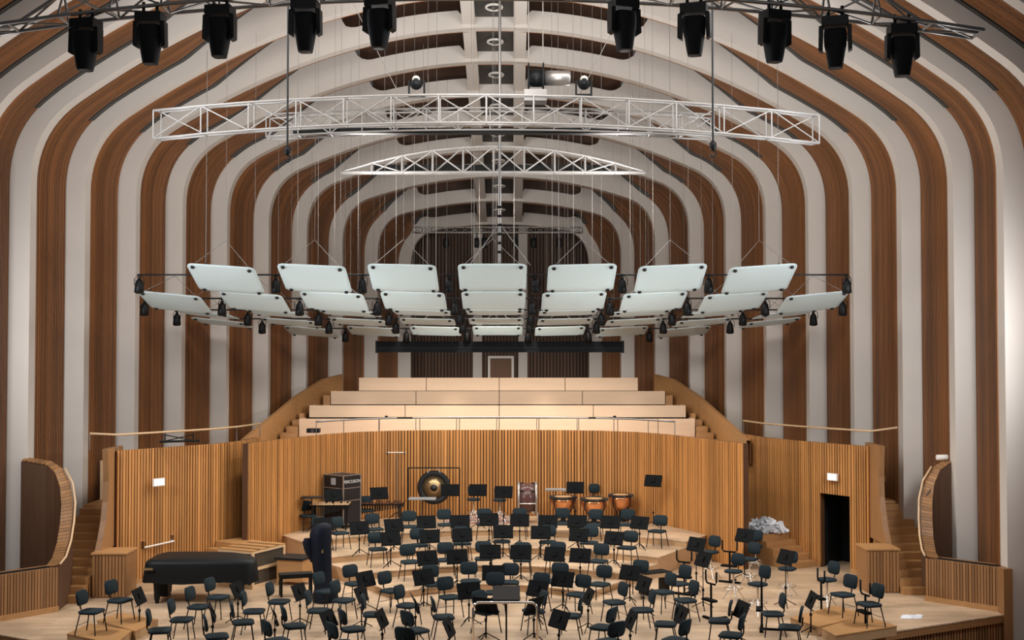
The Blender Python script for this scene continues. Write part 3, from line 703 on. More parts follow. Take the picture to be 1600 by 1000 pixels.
for i, (a, b) in enumerate((((-3.9,27.0,15.4),(-2.0,27.0,11.65)),((3.9,27.0,15.4),(2.0,27.0,11.65)))):
    tag(rod('sling_rope', a, b, .008, 'cable_steel'), 'slanting wire rope holding the %s half of the long white truss' % ('left','right')[i], 'rope', 'truss ropes')
# black screen casing below the canopy
q = at_y(781, 542, 42.0); s = thing('screen_casing', (q.x, 42.0, q.z), 'long black screen casing hanging above the choir tiers', 'screen casing')
MB().prism([(-4.22,-.14),(4.22,-.14),(4.22,.14),(-4.22,.14)], -.19, .19).obj('casing', 'black_matt', s)
MB().box(-4.2,4.2,-.16,-.14,-.06,-.02).obj('seam', 'black', s)
for sx in (-1,1): MB().box(min(sx*4.22,sx*4.28),max(sx*4.22,sx*4.28),-.16,.16,-.21,.21).obj('end_cap', 'black', s)
for x in (-2.9,-1.0,1.0,2.9): rod('hanger', (x,0,.19), (x*.9,-.9,.75), .012, 'cable_steel', s, 6)

# ------------------------------------------------------------------ reflector canopy
PW, PD = .835, .75
sheet = MB(); rows = []; NU, NV = 12, 8
def panel_pt(u, v, off):   # u,v in -1..1, rounded corners, gently bowed sheet
    x, y = u*PW, v*PD
    return (x, y, .07*(1-u*u)*-1 + .09*(1-v*v)*-1 + off)
outl = []
rc = .16
for cx, cy, a0 in ((1,1,0),(-1,1,90),(-1,-1,180),(1,-1,270)):
    for j in range(5):
        a = math.radians(a0 + j*22.5); outl.append(((PW-rc)*cx + rc*math.cos(a), (PD-rc)*cy + rc*math.sin(a)))
vs = []; fs = []; n = len(outl); RG = (0,.35,.7,.9,1)
for side, off in ((0,0),(1,.02)):
    for rr in RG[1:]:
        for (x, y) in outl:
            X_, Y_ = x*rr, y*rr; vs.append((X_, Y_, -.02*(1-(X_/PW)**2) - .05*(1-(Y_/PD)**2) + off))
    vs.append((0, 0, -.07+off))
m = len(RG)-1; blk = m*n+1
for side in (0,1):
    o = side*blk
    for i in range(m-1):
        for j in range(n): fs.append((o+i*n+j, o+i*n+(j+1)%n, o+(i+1)*n+(j+1)%n, o+(i+1)*n+j))
    for j in range(n): fs.append((o+m*n, o+j, o+(j+1)%n))
for j in range(n): fs.append(((m-1)*n+j, (m-1)*n+(j+1)%n, blk+(m-1)*n+(j+1)%n, blk+(m-1)*n+j))
sheet.add(vs, fs, .5); SHEET = sheet.mesh('sheet', 'reflector', True, True)
BOLT = MB().lathe([(.032,-.035),(.05,-.02),(.05,.05),(.03,.07)], 10).mesh('bolt', 'gong_dark', True, True)
ROWS = [(30.0,434,7,2.19,.39,'front'),(32.1,470,9,2.10,.27,'second'),(35.3,488,9,2.10,.05,'third'),(37.4,502,9,2.10,.09,'fourth'),(41.0,517,7,2.09,.17,'rear')]
def roof_z(x, y):
    k = max(-2, min(9, int((y-30)/2.25)+1)); d, W, C = RIB[k]; return C - .034*x*x
CAN = []
for ri, (Y, py, cnt, sp, tilt, nm) in enumerate(ROWS):
    zc = at_y(781, py, Y).z
    for i in range(cnt):
        x = (i-(cnt-1)/2)*sp + .02; z = zc - .012*abs(i-(cnt-1)/2)
        t = thing('reflector_panel', (x, Y, z), 'pale green glassy reflector panel in the %s row of the canopy, %s' % (nm, nth(i, cnt)), 'reflector', 'reflector panels of the canopy')
        M = Matrix.Rotation(-tilt, 4, 'X') @ Matrix.Rotation(-.025*(i-(cnt-1)/2), 4, 'Y')
        sh_ = shared('sheet', SHEET, t, M)
        for u in (-1,1):
            for v in (-1,1):
                bp = Vector((u*(PW-.14), v*(PD-.12), -.02*(1-((PW-.14)/PW)**2) - .05*(1-((PD-.12)/PD)**2) - .01))
                shared('bolt', BOLT, sh_, Matrix.Translation(bp))
        ap = Vector((0, -.1, .95 if ri == 0 else .7))
        for u in (-1,1): rod('sling', M @ Vector((u*(PW-.14), -(PD-.12), .03)), ap, .007, 'cable_steel', t, 5)
        rz = roof_z(x, Y) - z - .15
        if abs(x) < 7.2: rod('suspension_cable', ap, (0, -.1, rz), .0045, 'cable_steel', t, 5)
        for u in (-1,1):
            if abs(x) < 4.6 and ri in (0,1,3): rod('suspension_cable', M @ Vector((u*(PW-.3), (PD-.2), .03)), (u*.55, .55, rz), .0045, 'cable_steel', t, 5)
    # the row's pipe with its spotlights
    half = (cnt-1)/2*sp + (1.35 if ri == 1 else .9); zp = zc + (.12 if ri == 0 else .1)
    yp = Y + .72 if ri == 0 else Y + .8
    half = {0:8.98, 1:8.6, 2:8.6, 3:8.4, 4:7.0}[ri]
    tp = thing('lighting_pipe', (0, yp, zp), 'dark lighting pipe running behind the %s row of reflectors' % nm, 'pipe', 'lighting pipes of the canopy')
    if ri == 0:
        e = 7.6
        MB().tube([(-half,0,.0),(-e-.02,0,.0),(-e+.35,0,.28),(-e+.75,0,.0),(e-.75,0,.0),(e-.35,0,.28),(e+.02,0,.0),(half,0,.0)], .024, 6).obj('pipe', 'gong_dark', tp, True)
        for u in (-1,1): rod('suspension_cable', (u*(e-.35),0,.28), (u*(e-.35),0,roof_z(e, yp)-zp-.3), .008, 'cable_steel', tp, 5)
    else:
        rod('pipe', (-half,0,0), (half,0,0), .022, 'gong_dark', tp)
        for u in (-.8,-.4,0,.4,.8): rod('hanger', (u*half,0,0), (u*half,-.4,.45), .01, 'cable_steel', tp, 5)
    xs = [(i-(cnt)/2)*sp for i in range(cnt+1)]
    if ri == 0: xs = [-8.93] + xs[1:-1] + [8.97]
    else: xs = xs[1:-1] if ri == 4 else xs
    for i, x in enumerate(xs): CAN.append((ri, nm, i, len(xs), x, yp, zp))
sl = thing('canopy_spotlight', (0,0,0))
MB().lathe([(.085,-.46),(.15,-.42),(.13,-.2),(.105,-.08),(.06,-.02)], 14).obj('can', 'black', sl, True)
MB().lathe([(.045,-.02),(.06,.02),(.03,.05)], 10).obj('back_cap', 'black', sl, True)
MB().tube([(-.16,0,-.2),(-.16,0,0),(-.1,0,.08),(.1,0,.08),(.16,0,0),(.16,0,-.2)], .012, 6).obj('yoke', 'black', sl, True)
MB().box(-.03,.03,-.03,.03,.06,.15).obj('clamp', 'black', sl)
for j, (ri, nm, i, cnt, x, y, z) in enumerate(CAN):
    o = sl if j == 0 else copy_tree(sl); o.location = (x, y, z-.1); o.rotation_euler = (0, 0, random.uniform(-.6,.6)); o.scale = (.82,)*3
    tag(o, 'black theatre spotlight on the pipe of the %s reflector row, %s' % (nm, nth(i, cnt)), 'spotlight', 'canopy spotlights')
    if ri in (0, 1, 3) and abs(x) < 6.5:
        l = bpy.data.lights.new('spot_beam', 'SPOT'); l.energy = 205; l.color = (1.0, .92, .82); l.spot_size = math.radians(160); l.spot_blend = .6; l.shadow_soft_size = .15
        b = bpy.data.objects.new('spot_beam', l); COL.objects.link(b); b.location = (x, y, z-.66)
        tgt = Vector((x*.9, y - (3.0 if ri == 0 else 1.5 if ri == 1 else -1), 0)); b.rotation_euler = (tgt - b.location).to_track_quat('-Z','Y').to_euler()

# ================================================================== ORCHESTRA FURNITURE
def rounded(w, h, r, n=5):
    out = []
    for cx, cy, a0 in ((1,1,0),(-1,1,90),(-1,-1,180),(1,-1,270)):
        for j in range(n):
            a = math.radians(a0 + j*90/(n-1)); out.append(((w-r)*cx + r*math.cos(a), (h-r)*cy + r*math.sin(a)))
    return out
def pad(outl, layers, M, bend=0):
    """soft plate: the outline scaled per layer (scale, height)"""
    vs = []; fs = []; n = len(outl)
    for s, z in layers:
        for x, y in outl: vs.append(M @ Vector((x*s, y*s, z + bend*(x*x))))
    for i in range(len(layers)-1):
        for j in range(n): fs.append((i*n+j, i*n+(j+1)%n, (i+1)*n+(j+1)%n, (i+1)*n+j))
    fs += [tuple(range(n-1,-1,-1)), tuple((len(layers)-1)*n+j for j in range(n))]
    return MB().add(vs, fs)
def make_chair():
    t = thing('orchestra_chair', (0,0,0))
    seat = [(x*(1 - .06*(y/.22)), y) for x, y in rounded(.235, .22, .12, 6)]
    pad(seat, [(.9,.415),(1,.43),(1.0,.455),(.94,.472),(.6,.476)], Matrix.Identity(4)).obj('seat', 'chair_fabric', t, True)
    Mb = Matrix.Translation((0,.235,.715)) @ Matrix.Rotation(math.radians(80), 4, 'X')
    pad(rounded(.215,.15,.1,6), [(.9,-.026),(1,-.016),(1,.012),(.92,.024)], Mb, bend=.6).obj('backrest', 'chair_fabric', t, True)
    MB().tube([(0,.1,.41),(0,.2,.42),(0,.245,.5),(0,.255,.66)], .016, 8).obj('back_support', 'black', t, True)
    MB().tube([(-.19,-.16,.42),(.19,-.16,.42),(.19,.15,.42),(-.19,.15,.42)], .011, 6, True).obj('seat_frame', 'black', t, True)
    for sx in (-1,1):
        rod('leg', (sx*.19,-.16,.42), (sx*.235,-.215,0), .0125, 'black', t)
        rod('leg', (sx*.19,.15,.42), (sx*.235,.235,0), .0125, 'black', t)
    rod('stretcher', (-.2,.17,.2), (.2,.17,.2), .006, 'black', t, 6)
    return t
def make_stool():
    t = thing('bass_stool', (0,0,0))
    pad(rounded(.2,.19,.12,6), [(.85,.64),(1,.655),(1,.69),(.93,.705),(.5,.71)], Matrix.Identity(4)).obj('seat', 'chair_fabric', t, True)
    Mb = Matrix.Translation((0,.24,.93)) @ Matrix.Rotation(math.radians(82), 4, 'X')
    pad(rounded(.18,.15,.1,6), [(.9,-.026),(1,-.016),(1,.012),(.92,.024)], Mb, bend=.6).obj('backrest', 'chair_fabric', t, True)
    MB().tube([(0,.05,.63),(0,.2,.65),(0,.255,.75),(0,.262,.9)], .014, 8).obj('back_support', 'black', t, True)
    rod('column', (0,0,.2), (0,0,.65), .025, 'chrome', t)
    MB().tube([(.21*math.cos(a*PI/10), .21*math.sin(a*PI/10), .27) for a in range(20)], .01, 6, True).obj('foot_ring', 'chrome', t, True)
    for a in range(4):
        c, s = math.cos(PI/4+a*PI/2), math.sin(PI/4+a*PI/2); rod('leg', (.03*c,.03*s,.33), (.27*c,.27*s,0), .011, 'chrome', t)
    return t
def make_stand(h=.74):
    t = thing('music_stand', (0,0,0))
    M = Matrix.Translation((0,-.02,h)) @ Matrix.Rotation(math.radians(-24), 4, 'X')
    d = MB(); d.box(-.27,.27,-.008,.008,-.17,.17, M); dk = d.obj('desk', 'stand_black', t)
    MB().box(-.27,.27,.0,.06,-.185,-.17, M).obj('lip', 'stand_black', dk)
    MB().box(-.05,.05,-.03,-.008,-.06,.06, M).obj('bracket', 'stand_black', dk)
    rod('pole', (0,-.03,.2), (0,-.03,h), .011, 'stand_black', t); rod('tube', (0,-.03,.06), (0,-.03,.42), .016, 'stand_black', t)
    MB().lathe([(.02,.4),(.03,.41),(.03,.45),(.02,.46)], 8, Matrix.Translation((0,-.03,0))).obj('clutch_knob', 'stand_black', t)
    for a in range(3):
        c, s = math.cos(PI/2+a*2*PI/3), math.sin(PI/2+a*2*PI/3); rod('leg', (.015*c,-.03+.015*s,.16), (.29*c,-.03+.29*s,.008), .011, 'stand_black', t, 6)
    return t
FOC = Vector((.2, 25.6))
def facing(p, bias=0.0):
    f = FOC - Vector((p.x, p.y)); return math.atan2(f.x, -f.y) + bias
chair0 = make_chair(); used_c = [False]
def put(proto, flag, p, z, rz, label, cat, group):
    o = proto if not flag[0] else copy_tree(proto); flag[0] = True
    o.location = (p.x, p.y, z); o.rotation_euler = (0, 0, rz); tag(o, label, cat, group); return o
CH = [  # section, level height, seat pixels
 ('floor chairs left of the podium', 0, [(250,984),(284,967),(311,947),(341,932),(339,993),(380,971),(397,954),(436,939),(460,977),(497,953),(433,1000),(510,923),(537,937),(551,982),(535,1004),(584,959),(611,922),(555,911),(637,945),(650,984),(642,1010),(693,963)]),
 ('row nearest the podium', 0, [(760,955),(834,954),(891,961)]),
 ('second row from the podium', 0, [(703,932),(774,925),(840,925),(903,928)]),
 ('third row from the podium', 0, [(677,912),(735,907),(796,909),(871,908),(937,912)]),
 ('floor chairs right of the podium', 0, [(960,940),(995,903),(1060,911),(1036,924),(1071,937),(1004,952),(941,979),(1040,974),(952,1001),(1055,999),(1124,969),(1142,991),(1207,958),(1234,979)]),
 ('row on the lowest riser', 1, [(641,877),(697,874),(756,872),(816,874),(868,873),(935,876)]),
 ('row on the second riser', 2, [(590,857),(655,851),(722,848),(784,845),(856,846),(921,847),(980,855)]),
 ('row on the third riser', 3, [(531,832),(585,826),(640,822),(696,819),(757,818),(811,817),(879,817),(929,819),(979,819),(1027,829)]),
 ('row on the highest riser', 4, [(481,805),(572,797)]),
]
ALLCH = []
for sec, lv, pts in CH:
    pts = sorted(pts); n = len(pts)
    for i, (px, py) in enumerate(pts):
        p = at_z(px, py, RZ(lv)+.46)
        rz = facing(p) + random.uniform(-.12, .12)
        put(chair0, used_c, p, RZ(lv), rz, ('dark slate orchestra chair in the %s, %s' if 'row' in sec else 'dark slate orchestra chair among the %s, %s') % (sec, nth(i, n)), 'chair', 'orchestra chairs')
        ALLCH.append((p.x, p.y))
for px, py, lab in ((143,954,'dark slate orchestra chair on the leftmost low platform'),(187,937,'dark slate orchestra chair on the platform behind the leftmost one'),
                    (1317,928,'dark slate orchestra chair on the right rear low platform'),(1358,943,'dark slate orchestra chair on the low platform nearest the right edge')):
    p = at_z(px, py, .66); put(chair0, used_c, p, .2, facing(p) + (-.25 if px < 800 else .3), lab, 'chair', 'orchestra chairs')
p = at_z(475, 838, .51+.46); put(chair0, used_c, Vector((-4.75, 33.75, 0)), .51, facing(p), 'dark slate orchestra chair behind the blue cover at the riser end', 'chair', 'orchestra chairs')
stool0 = make_stool(); used_s = [False]
SP = sorted([(1110,861,0),(1171,872,0),(1146,891,0),(1184,911,0),(1230,887,0),(1292,904,0),(1180,852,0)])
for i, (px, py, lv) in enumerate(SP):
    p = at_z(px, py, .7); put(stool0, used_s, p, 0, facing(p) + random.uniform(-.2,.5), 'tall black stool with chrome foot ring among the bass stands, ' + nth(i, len(SP)), 'stool', 'tall stools at the right')
for i, (px, py) in enumerate(((740,781),(781,782))):
    p = at_z(px, py, .68+.66); put(stool0, used_s, p, .68, facing(p), 'tall stool on the highest riser beside the bass drum, ' + ('left one' if i == 0 else 'right one'), 'stool', 'percussion stools')
p = at_z(927, 774, .68+.66); put(stool0, used_s, Vector((p.x, 38.7, 0)), .68, 0, 'tall stool half hidden behind the kettledrums', 'stool', 'percussion stools')
# bass rests: post with U-shaped cradle on a T foot
br0 = thing('bass_rest', (0,0,0)); used_b = [False]
rod('post', (0,0,.03), (0,0,.78), .025, 'stand_black', br0)
MB().tube([(-.2,0,1.08),(-.2,0,.86),(-.15,0,.8),(.15,0,.8),(.2,0,.86),(.2,0,1.08)], .022, 8).obj('cradle', 'stand_black', br0, True)
MB().box(-.3,.3,-.03,.03,0,.05).obj('foot_bar', 'stand_black', br0); MB().box(-.03,.03,-.05,.42,0,.045).obj('foot_bar', 'stand_black', br0)
MB().box(-.2,.2,-.12,.03,.42,.47).obj('shelf', 'stand_black', br0)
BR = sorted([(1069,872),(1140,856),(1111,905),(1190,918),(1283,902),(1352,922)])
for i, (px, py) in enumerate(BR):
    z = .0
    p = at_z(px, py, z+.9); put(br0, used_b, p, z, facing(p) + random.uniform(-.4,.4), 'black double-bass rest with U-shaped cradle, ' + nth(i, len(BR)) + ' at the stage right', 'bass rest', 'double-bass rests')
# music stands
STP = {h: (make_stand(h), [False]) for h in (.74, 1.15, 1.4)}
ST = [
 ('on the highest riser by the back wall', 4, [(521,773),(592,770),(703,765),(747,765),(787,768),(899,761),(1021,749)]),
 ('before the row on the third riser', 3, [(505,818),(561,824),(615,820),(666,815),(719,814),(764,811),(812,812),(856,814),(902,814),(954,815),(1000,816)]),
 ('before the row on the second riser', 2, [(610,841),(671,837),(722,835),(786,830),(845,831),(905,835),(960,840)]),
 ('before the row on the lowest riser', 1, [(667,871),(714,869),(766,861),(814,862),(867,865),(907,867)]),
 ('in front of the lowest riser', 0, [(570,904),(661,901),(732,922),(771,894),(841,919),(880,904),(647,941)]),
 ('close to the podium', 0, [(758,945),(836,945),(875,967),(921,931)]),
 ('among the chairs left of the podium', 0, [(216,931),(370,921),(467,924),(330,955),(427,960),(512,967),(563,928),(595,966),(700,980)]),
 ('among the chairs and stools right of the podium', 0, [(985,894),(1007,912),(987,968),(1066,960),(1089,850),(1100,873),(1164,836),(1229,870),(1160,952),(1269,937)]),
]
TURN = {(700,980):1.4, (875,967):-.95, (987,968):-1.4, (1066,960):-1.35, (595,966):1.4, (512,967):1.25, (1160,952):-1.3}
TALL = [(1100,873),(1089,850),(1164,836),(1229,870)]
for sec, lv, pts in ST:
    pts = sorted(pts); n = len(pts)
    for i, (px, py) in enumerate(pts):
        z = RZ(lv); h = 1.4 if px == 1021 else 1.15 if (lv == 4 or (px, py) in TALL) else .74
        p = at_z(px, py, z + h) if h < 1.4 else at_y(px, py, 36.9)
        put(*STP[h], p, z, TURN.get((px, py), facing(p) + random.uniform(-.12,.12)), 'black music stand %s, %s' % (sec, nth(i, n)), 'music stand', 'music stands')
# conductor's podium rail and desk
pR = at_z(763, 946, 1.0)
q = at_z(764+20, 1000, 0); cy = at_z(785, 950, .95).y
cx = at_z(791, 950, .95).x
t = thing('podium_rail', (cx-.02, 23.6, 0), 'bent steel podium rail at the front centre of the stage', 'rail')
MB().box(-.7,.7,-1.1,.1,0,.2).obj('podium_deck', 'step_wood', t)
MB().tube([(-.62,0,.2),(-.62,0,.98),(-.59,0,1.06),(-.52,0,1.1),(.52,0,1.1),(.59,0,1.06),(.62,0,.98),(.62,0,.2)], .024, 10).obj('rail', 'chrome', t, True)
t = thing('conductor_stand', (cx, 24.25, 0), 'wide grey conductor desk behind the steel podium rail', 'music stand')
M = Matrix.Translation((0,0,1.14)) @ Matrix.Rotation(math.radians(38), 4, 'X')
MB().box(-.27,.27,-.2,.2,-.01,.01, M).obj('desk', 'case_black', t); MB().box(-.27,.27,-.22,-.2,-.01,.06, M).obj('lip', 'stand_black', t)
rod('pole', (0,0,.03), (0,0,1.12), .018, 'stand_black', t); MB().lathe([(.24,0),(.24,.015),(.03,.04)], 20).obj('foot', 'stand_black', t)

# ------------------------------------------------------------------ instruments
# covered grand piano
pc = at_z(325, 868, 1.0); t = thing('grand_piano', (-6.8, 29.45, 0), 'grand piano under a black cover in front of the left slatted wall', 'piano', rz=math.radians(0))
ol = [(-1.3,-.72),(-1.38,-.5),(-1.38,.55),(-1.25,.74),(-.2,.76),(.5,.62),(.95,.3),(1.2,-.15),(1.22,-.5),(1.05,-.7)]
def smooth_out(o, k=2):
    for _ in range(k):
        r = []
        for i in range(len(o)):
            a = o[i]; b = o[(i+1) % len(o)]; r += [(a[0]*.75+b[0]*.25, a[1]*.75+b[1]*.25), (a[0]*.25+b[0]*.75, a[1]*.25+b[1]*.75)]
        o = r
    return o
so = smooth_out(ol)
vs = []; fs = []; n = len(so)
for s, z, wv in ((1.03,.5,.025),(1.02,.7,.015),(1.01,.93,0),(.985,1.0,0),(.9,1.03,0),(.4,1.06,0)):
    for j, (x, y) in enumerate(so): r_ = 1 + wv*math.sin(j*2.1); vs.append((x*s*r_, y*s*r_, z + wv*math.sin(j*1.3)))
for i in range(5):
    for j in range(n): fs.append((i*n+j, i*n+(j+1)%n, (i+1)*n+(j+1)%n, (i+1)*n+j))
fs += [tuple(5*n+j for j in range(n))]
MB().add(vs, fs).obj('cover', 'piano_cover', t, True)
MB().prism(so, .62, .8).obj('case', 'black', t)
for x, y in ((-1.1,-.5),(-1.1,.5),(.8,-.1)):
    MB().lathe([(.05,0),(.05,.06),(.07,.1),(.09,.5),(.1,.66)], 10).obj('leg', 'black', t, True).location = (x, y, 0)
MB().box(-1.15,-.95,-.12,.12,.08,.62).obj('pedal_lyre', 'black', t)
MB().box(-.2,.02,-.01,.01,0,.05, Matrix.Translation((-1.15,-.76,.82))).obj('emblem', 'gong_bronze', t)
# oak cabinet with mesh sides
t = thing('oak_cabinet', (-6.2, 31.5, 0), 'oak cabinet with dark mesh sides standing behind the piano', 'cabinet', rz=math.radians(-25)); t.scale = (.72, 1.4, .88)
for x0, x1 in ((-.75,-.69),(.69,.75)):
    for y0, y1 in ((-.5,-.44),(.44,.5)): MB().box(x0,x1,y0,y1,0,1.05).obj('corner_post', 'oak_rail', t)
for z0, z1 in ((0,.1),(.5,.58),(.99,1.05)):
    MB().box(-.69,.69,-.5,-.45,z0,z1).obj('rail', 'oak_rail', t); MB().box(.7,.75,-.44,.44,z0,z1).obj('rail', 'oak_rail', t)
MB().box(-.7,.7,-.46,.46,.05,1.0).obj('mesh_panel', 'grille', t)
for i in range(4): MB().box(-.75,.75,-.5+i*.285,-.5+i*.285+.145,1.05,1.09).obj('top_slat', 'step_wood', t)
# celesta and bench near the blue cover
t = thing('celesta', tuple(at_z(462, 912, 0)), 'small keyboard instrument with black top and pale wooden sides beside the blue cover', 'keyboard', rz=-.3); t.scale = (.85, 1, .82)
MB().box(-.45,.4,-.3,.3,.12,.8).obj('body', 'step_wood', t); MB().box(-.5,.45,-.36,.34,.8,.86).obj('lid', 'black', t)
for x in (-.43,.38):
    for y in (-.28,.28): MB().box(x-.03,x+.03,y-.03,y+.03,0,.12).obj('foot', 'riser_wood', t)
t = thing('keyboard_bench', tuple(at_z(462, 930, 0)), 'black padded bench in front of the small keyboard instrument', 'bench', rz=.3)
MB().box(-.4,.4,-.18,.18,.44,.54).obj('cushion', 'piano_cover', t)
for x in (-.36,.36):
    for y in (-.15,.15): MB().box(x-.025,x+.025,y-.025,y+.025,0,.44).obj('leg', 'black', t)
# harp under a navy cover
hp = at_z(501, 944, 0); t = thing('covered_harp', (hp.x, hp.y+.3, 0), 'tall harp under a navy blue cover at the left riser end', 'harp', rz=.1); t.scale = (.95, .8, .93)
rows = []
for z, cx_, a, b in ((0,.05,.3,.38),(.15,.05,.32,.4),(.3,.02,.24,.3),(.6,0,.22,.27),(1.0,-.02,.24,.28),(1.4,-.04,.26,.3),(1.7,-.05,.27,.28),(1.86,-.03,.25,.26),(1.96,.02,.18,.2),(2.0,.03,.08,.1)):
    rows.append([Vector((cx_ + a*math.cos(u)*(1+.05*math.sin(5*u+z*3)), b*math.sin(u)*(1+.05*math.cos(4*u)), z)) for u in [2*PI*j/20 for j in range(21)]])
mb = MB(); mb.grid(rows); mb.add(rows[-1][:-1], (tuple(range(20)),)); mb.obj('cover', 'navy_cover', t, True)
mb = MB(); rows = []
for z, cx_, a in ((1.0,-.24,.05),(1.25,-.32,.12),(1.5,-.38,.13),(1.62,-.38,.08)): rows.append([Vector((cx_+a*math.cos(u), a*math.sin(u), z)) for u in [2*PI*j/12 for j in range(13)]])
mb.grid(rows); mb.add(rows[-1][:-1], (tuple(range(12)),)); mb.obj('cover_shoulder', 'navy_cover', t, True)
MB().box(-.03,.03,-.305,-.295,1.28,1.36).obj('emblem', 'gong_bronze', t)
# keyboard with dark lid at the right riser end
t = thing('covered_keyboard', tuple(at_z(1022, 927, 0)), 'dark-topped keyboard with wooden rim at the right riser side', 'keyboard', rz=.5); t.scale = (.75, .9, .68)
MB().box(-.55,.55,-.26,.26,.62,.76).obj('body', 'riser_wood', t); MB().box(-.52,.52,-.24,.24,.76,.79).obj('dark_top', 'stand_black', t)
for x in (-.4,.4): MB().box(x-.05,x+.05,-.2,.2,0,.62).obj('trestle', 'black', t)
# percussion on the top riser
Z4 = .68
def on4(px, py, Y): q = at_y(px, py, Y); return Vector((q.x, Y, Z4))
t = thing('gong', on4(678, 762, 38.55), 'large dark-rimmed bronze gong in a black frame by the back wall', 'gong')
zc = at_y(678, 762, 38.55).z - Z4; zt = at_y(678, 731, 38.55).z - Z4
Mx = Matrix.Translation((0,0,zc)) @ Matrix.Rotation(PI/2, 4, 'X')
MB().lathe([(.0,.0),(.1,.035),(.11,.03),(.13,.0),(.38,-.02)], 32, Mx).obj('bronze_face', 'gong_bronze', t, True)
MB().lathe([(.11,.05),(.0,.06)], 20, Mx).obj('boss', 'gong_dark', t, True)
MB().lathe([(.37,-.03),(.375,.0),(.53,-.02),(.535,-.09),(.5,-.1)], 32, Mx).obj('dark_rim', 'gong_dark', t, True)
for sx in (-1,1):
    rod('frame_post', (sx*.81,0,0), (sx*.81,0,zt), .02, 'black', t); rod('foot', (sx*.81,-.3,.02), (sx*.81,.3,.02), .02, 'black', t)
    rod('cord', (sx*.2,0,zc+.46), (sx*.12,0,zt), .008, 'ring_white', t)
rod('crossbar', (-.81,0,zt), (.81,0,zt), .02, 'black', t)
# bass drum
t = thing('bass_drum', on4(824, 780, 37.8), 'dark red bass drum with chrome hoops standing on edge by the back wall', 'bass drum')
zc = at_y(824, 778, 37.8).z - Z4; R = .48; My = Matrix.Translation((0,0,zc)) @ Matrix.Rotation(PI/2, 4, 'Y')
MB().lathe([(R-.02,-.27),(R-.02,.27)], 28, My).obj('shell', 'drum_shell', t, True)
for sx in (-1,1):
    MB().lathe([(R+.01,sx*.27-.035),(R+.03,sx*.27-.03),(R+.03,sx*.27+.03),(R+.01,sx*.27+.035)], 28, My).obj('hoop', 'aluminium', t, True)
    for a in range(8):
        c, s_ = math.cos(a*PI/4+.2), math.sin(a*PI/4+.2); MB().box(-.05,.05,-.02,.02,-.02,.02, Matrix.Translation((sx*.17,(R+.0)*c,zc+(R+.0)*s_))).obj('lug', 'chrome', t)
    for y in (-.3,.3): rod('leg', (sx*.3,y*.4,zc-.3), (sx*.33,y,0), .015, 'chrome', t)
rod('cross_tube', (-.25,-R-.02,zc-.12), (.25,-R-.02,zc-.12), .015, 'chrome', t)
# timpani
for i, (px, py, Y, R, tl) in enumerate(((880,776,37.9,.42,.12),(928,779,37.7,.42,.12),(970,773,38.1,.38,-.1))):
    q = on4(px, py, Y); h = at_y(px, py, Y).z - Z4
    t = thing('kettledrum', q, 'copper kettledrum with orange head by the back wall, ' + nth(i, 3), 'kettledrum', 'kettledrums')
    MB().lathe([(R*.12,h-.52),(R*.5,h-.47),(R*.8,h-.33),(R*.95,h-.15),(R*.98,h-.02)], 26).obj('bowl', 'copper', t, True)
    MB().lathe([(R,h-.04),(R*1.04,h-.04),(R*1.04,h),(R*1.0,h+.01)], 26).obj('counter_hoop', 'gong_dark', t, True)
    MB().lathe([(R*1.0,h+.005),(R*.5,h+.012)], 26).obj('drum_head', 'drum_skin', t, True)
    for a in range(4):
        c, s_ = math.cos(PI/4+a*PI/2), math.sin(PI/4+a*PI/2); MB().tube([(R*1.05*c,R*1.05*s_,h-.02),(R*.98*c,R*.98*s_,h-.3),(R*.45*c,R*.45*s_,h-.55),(R*.8*c,R*.8*s_,.02)], .02, 6).obj('strut', 'black', t, True)
    MB().lathe([(.2,.0),(.2,.03),(.08,.06),(.05,h-.5)], 14).obj('base', 'black', t, True)
    for a in range(8):
        c, s_ = math.cos(a*PI/4+.2), math.sin(a*PI/4+.2); MB().box(-.015,.015,-.015,.015,-.09,.03, Matrix.Translation((R*1.05*c,R*1.05*s_,h))).obj('tension_rod', 'chrome', t)
# marimba and xylophone
def mallet(name, px0, px1, py, Y, bars, label, mtl, w0, w1):
    a = at_y(px0, py, Y); b = at_y(px1, py, Y); t = thing(name, (a.x, Y, Z4), label, 'mallet instrument'); Ln = b.x - a.x; h = a.z - Z4
    for i in range(bars):
        x = (i+.5)*Ln/bars; wd = w0 + (w1-w0)*i/bars
        MB().box(x-Ln/bars*.42, x+Ln/bars*.42, -wd, wd*.2, h, h+.025).obj('bar', mtl, t)
        if i % 7 not in (2,6): MB().box(x+Ln/bars*.1, x+Ln/bars*.8, wd*.25, wd*1.2, h+.03, h+.055).obj('bar', mtl, t)
    for y in (-w0*.8, w0*.9): rod('side_rail', (0,y,h-.03), (Ln,y*w1/w0,h-.03), .02, 'black', t)
    for i in range(bars): rod('resonator', ((i+.5)*Ln/bars,-w0*.3,h-.03), ((i+.5)*Ln/bars,-w0*.3,h-.1-.28*abs(1-i/bars)), Ln/bars*.3, 'gong_dark', t, 8)
    for x in (.08*Ln,.92*Ln):
        for y in (-w0*.7,w0*.8): rod('leg', (x,y,0), (x,y,h-.03), .02, 'black', t)
        rod('foot_rail', (x,-w0*.8,.05), (x,w0*.9,.05), .02, 'black', t)
mallet('marimba', 545, 632, 786, 37.4, 22, 'long dark rosewood marimba in front of the back wall', 'rosewood', .36, .2)
mallet('xylophone', 486, 546, 788, 36.3, 18, 'smaller mallet instrument with pale frame beside the percussion case', 'oak_rail', .22, .14)
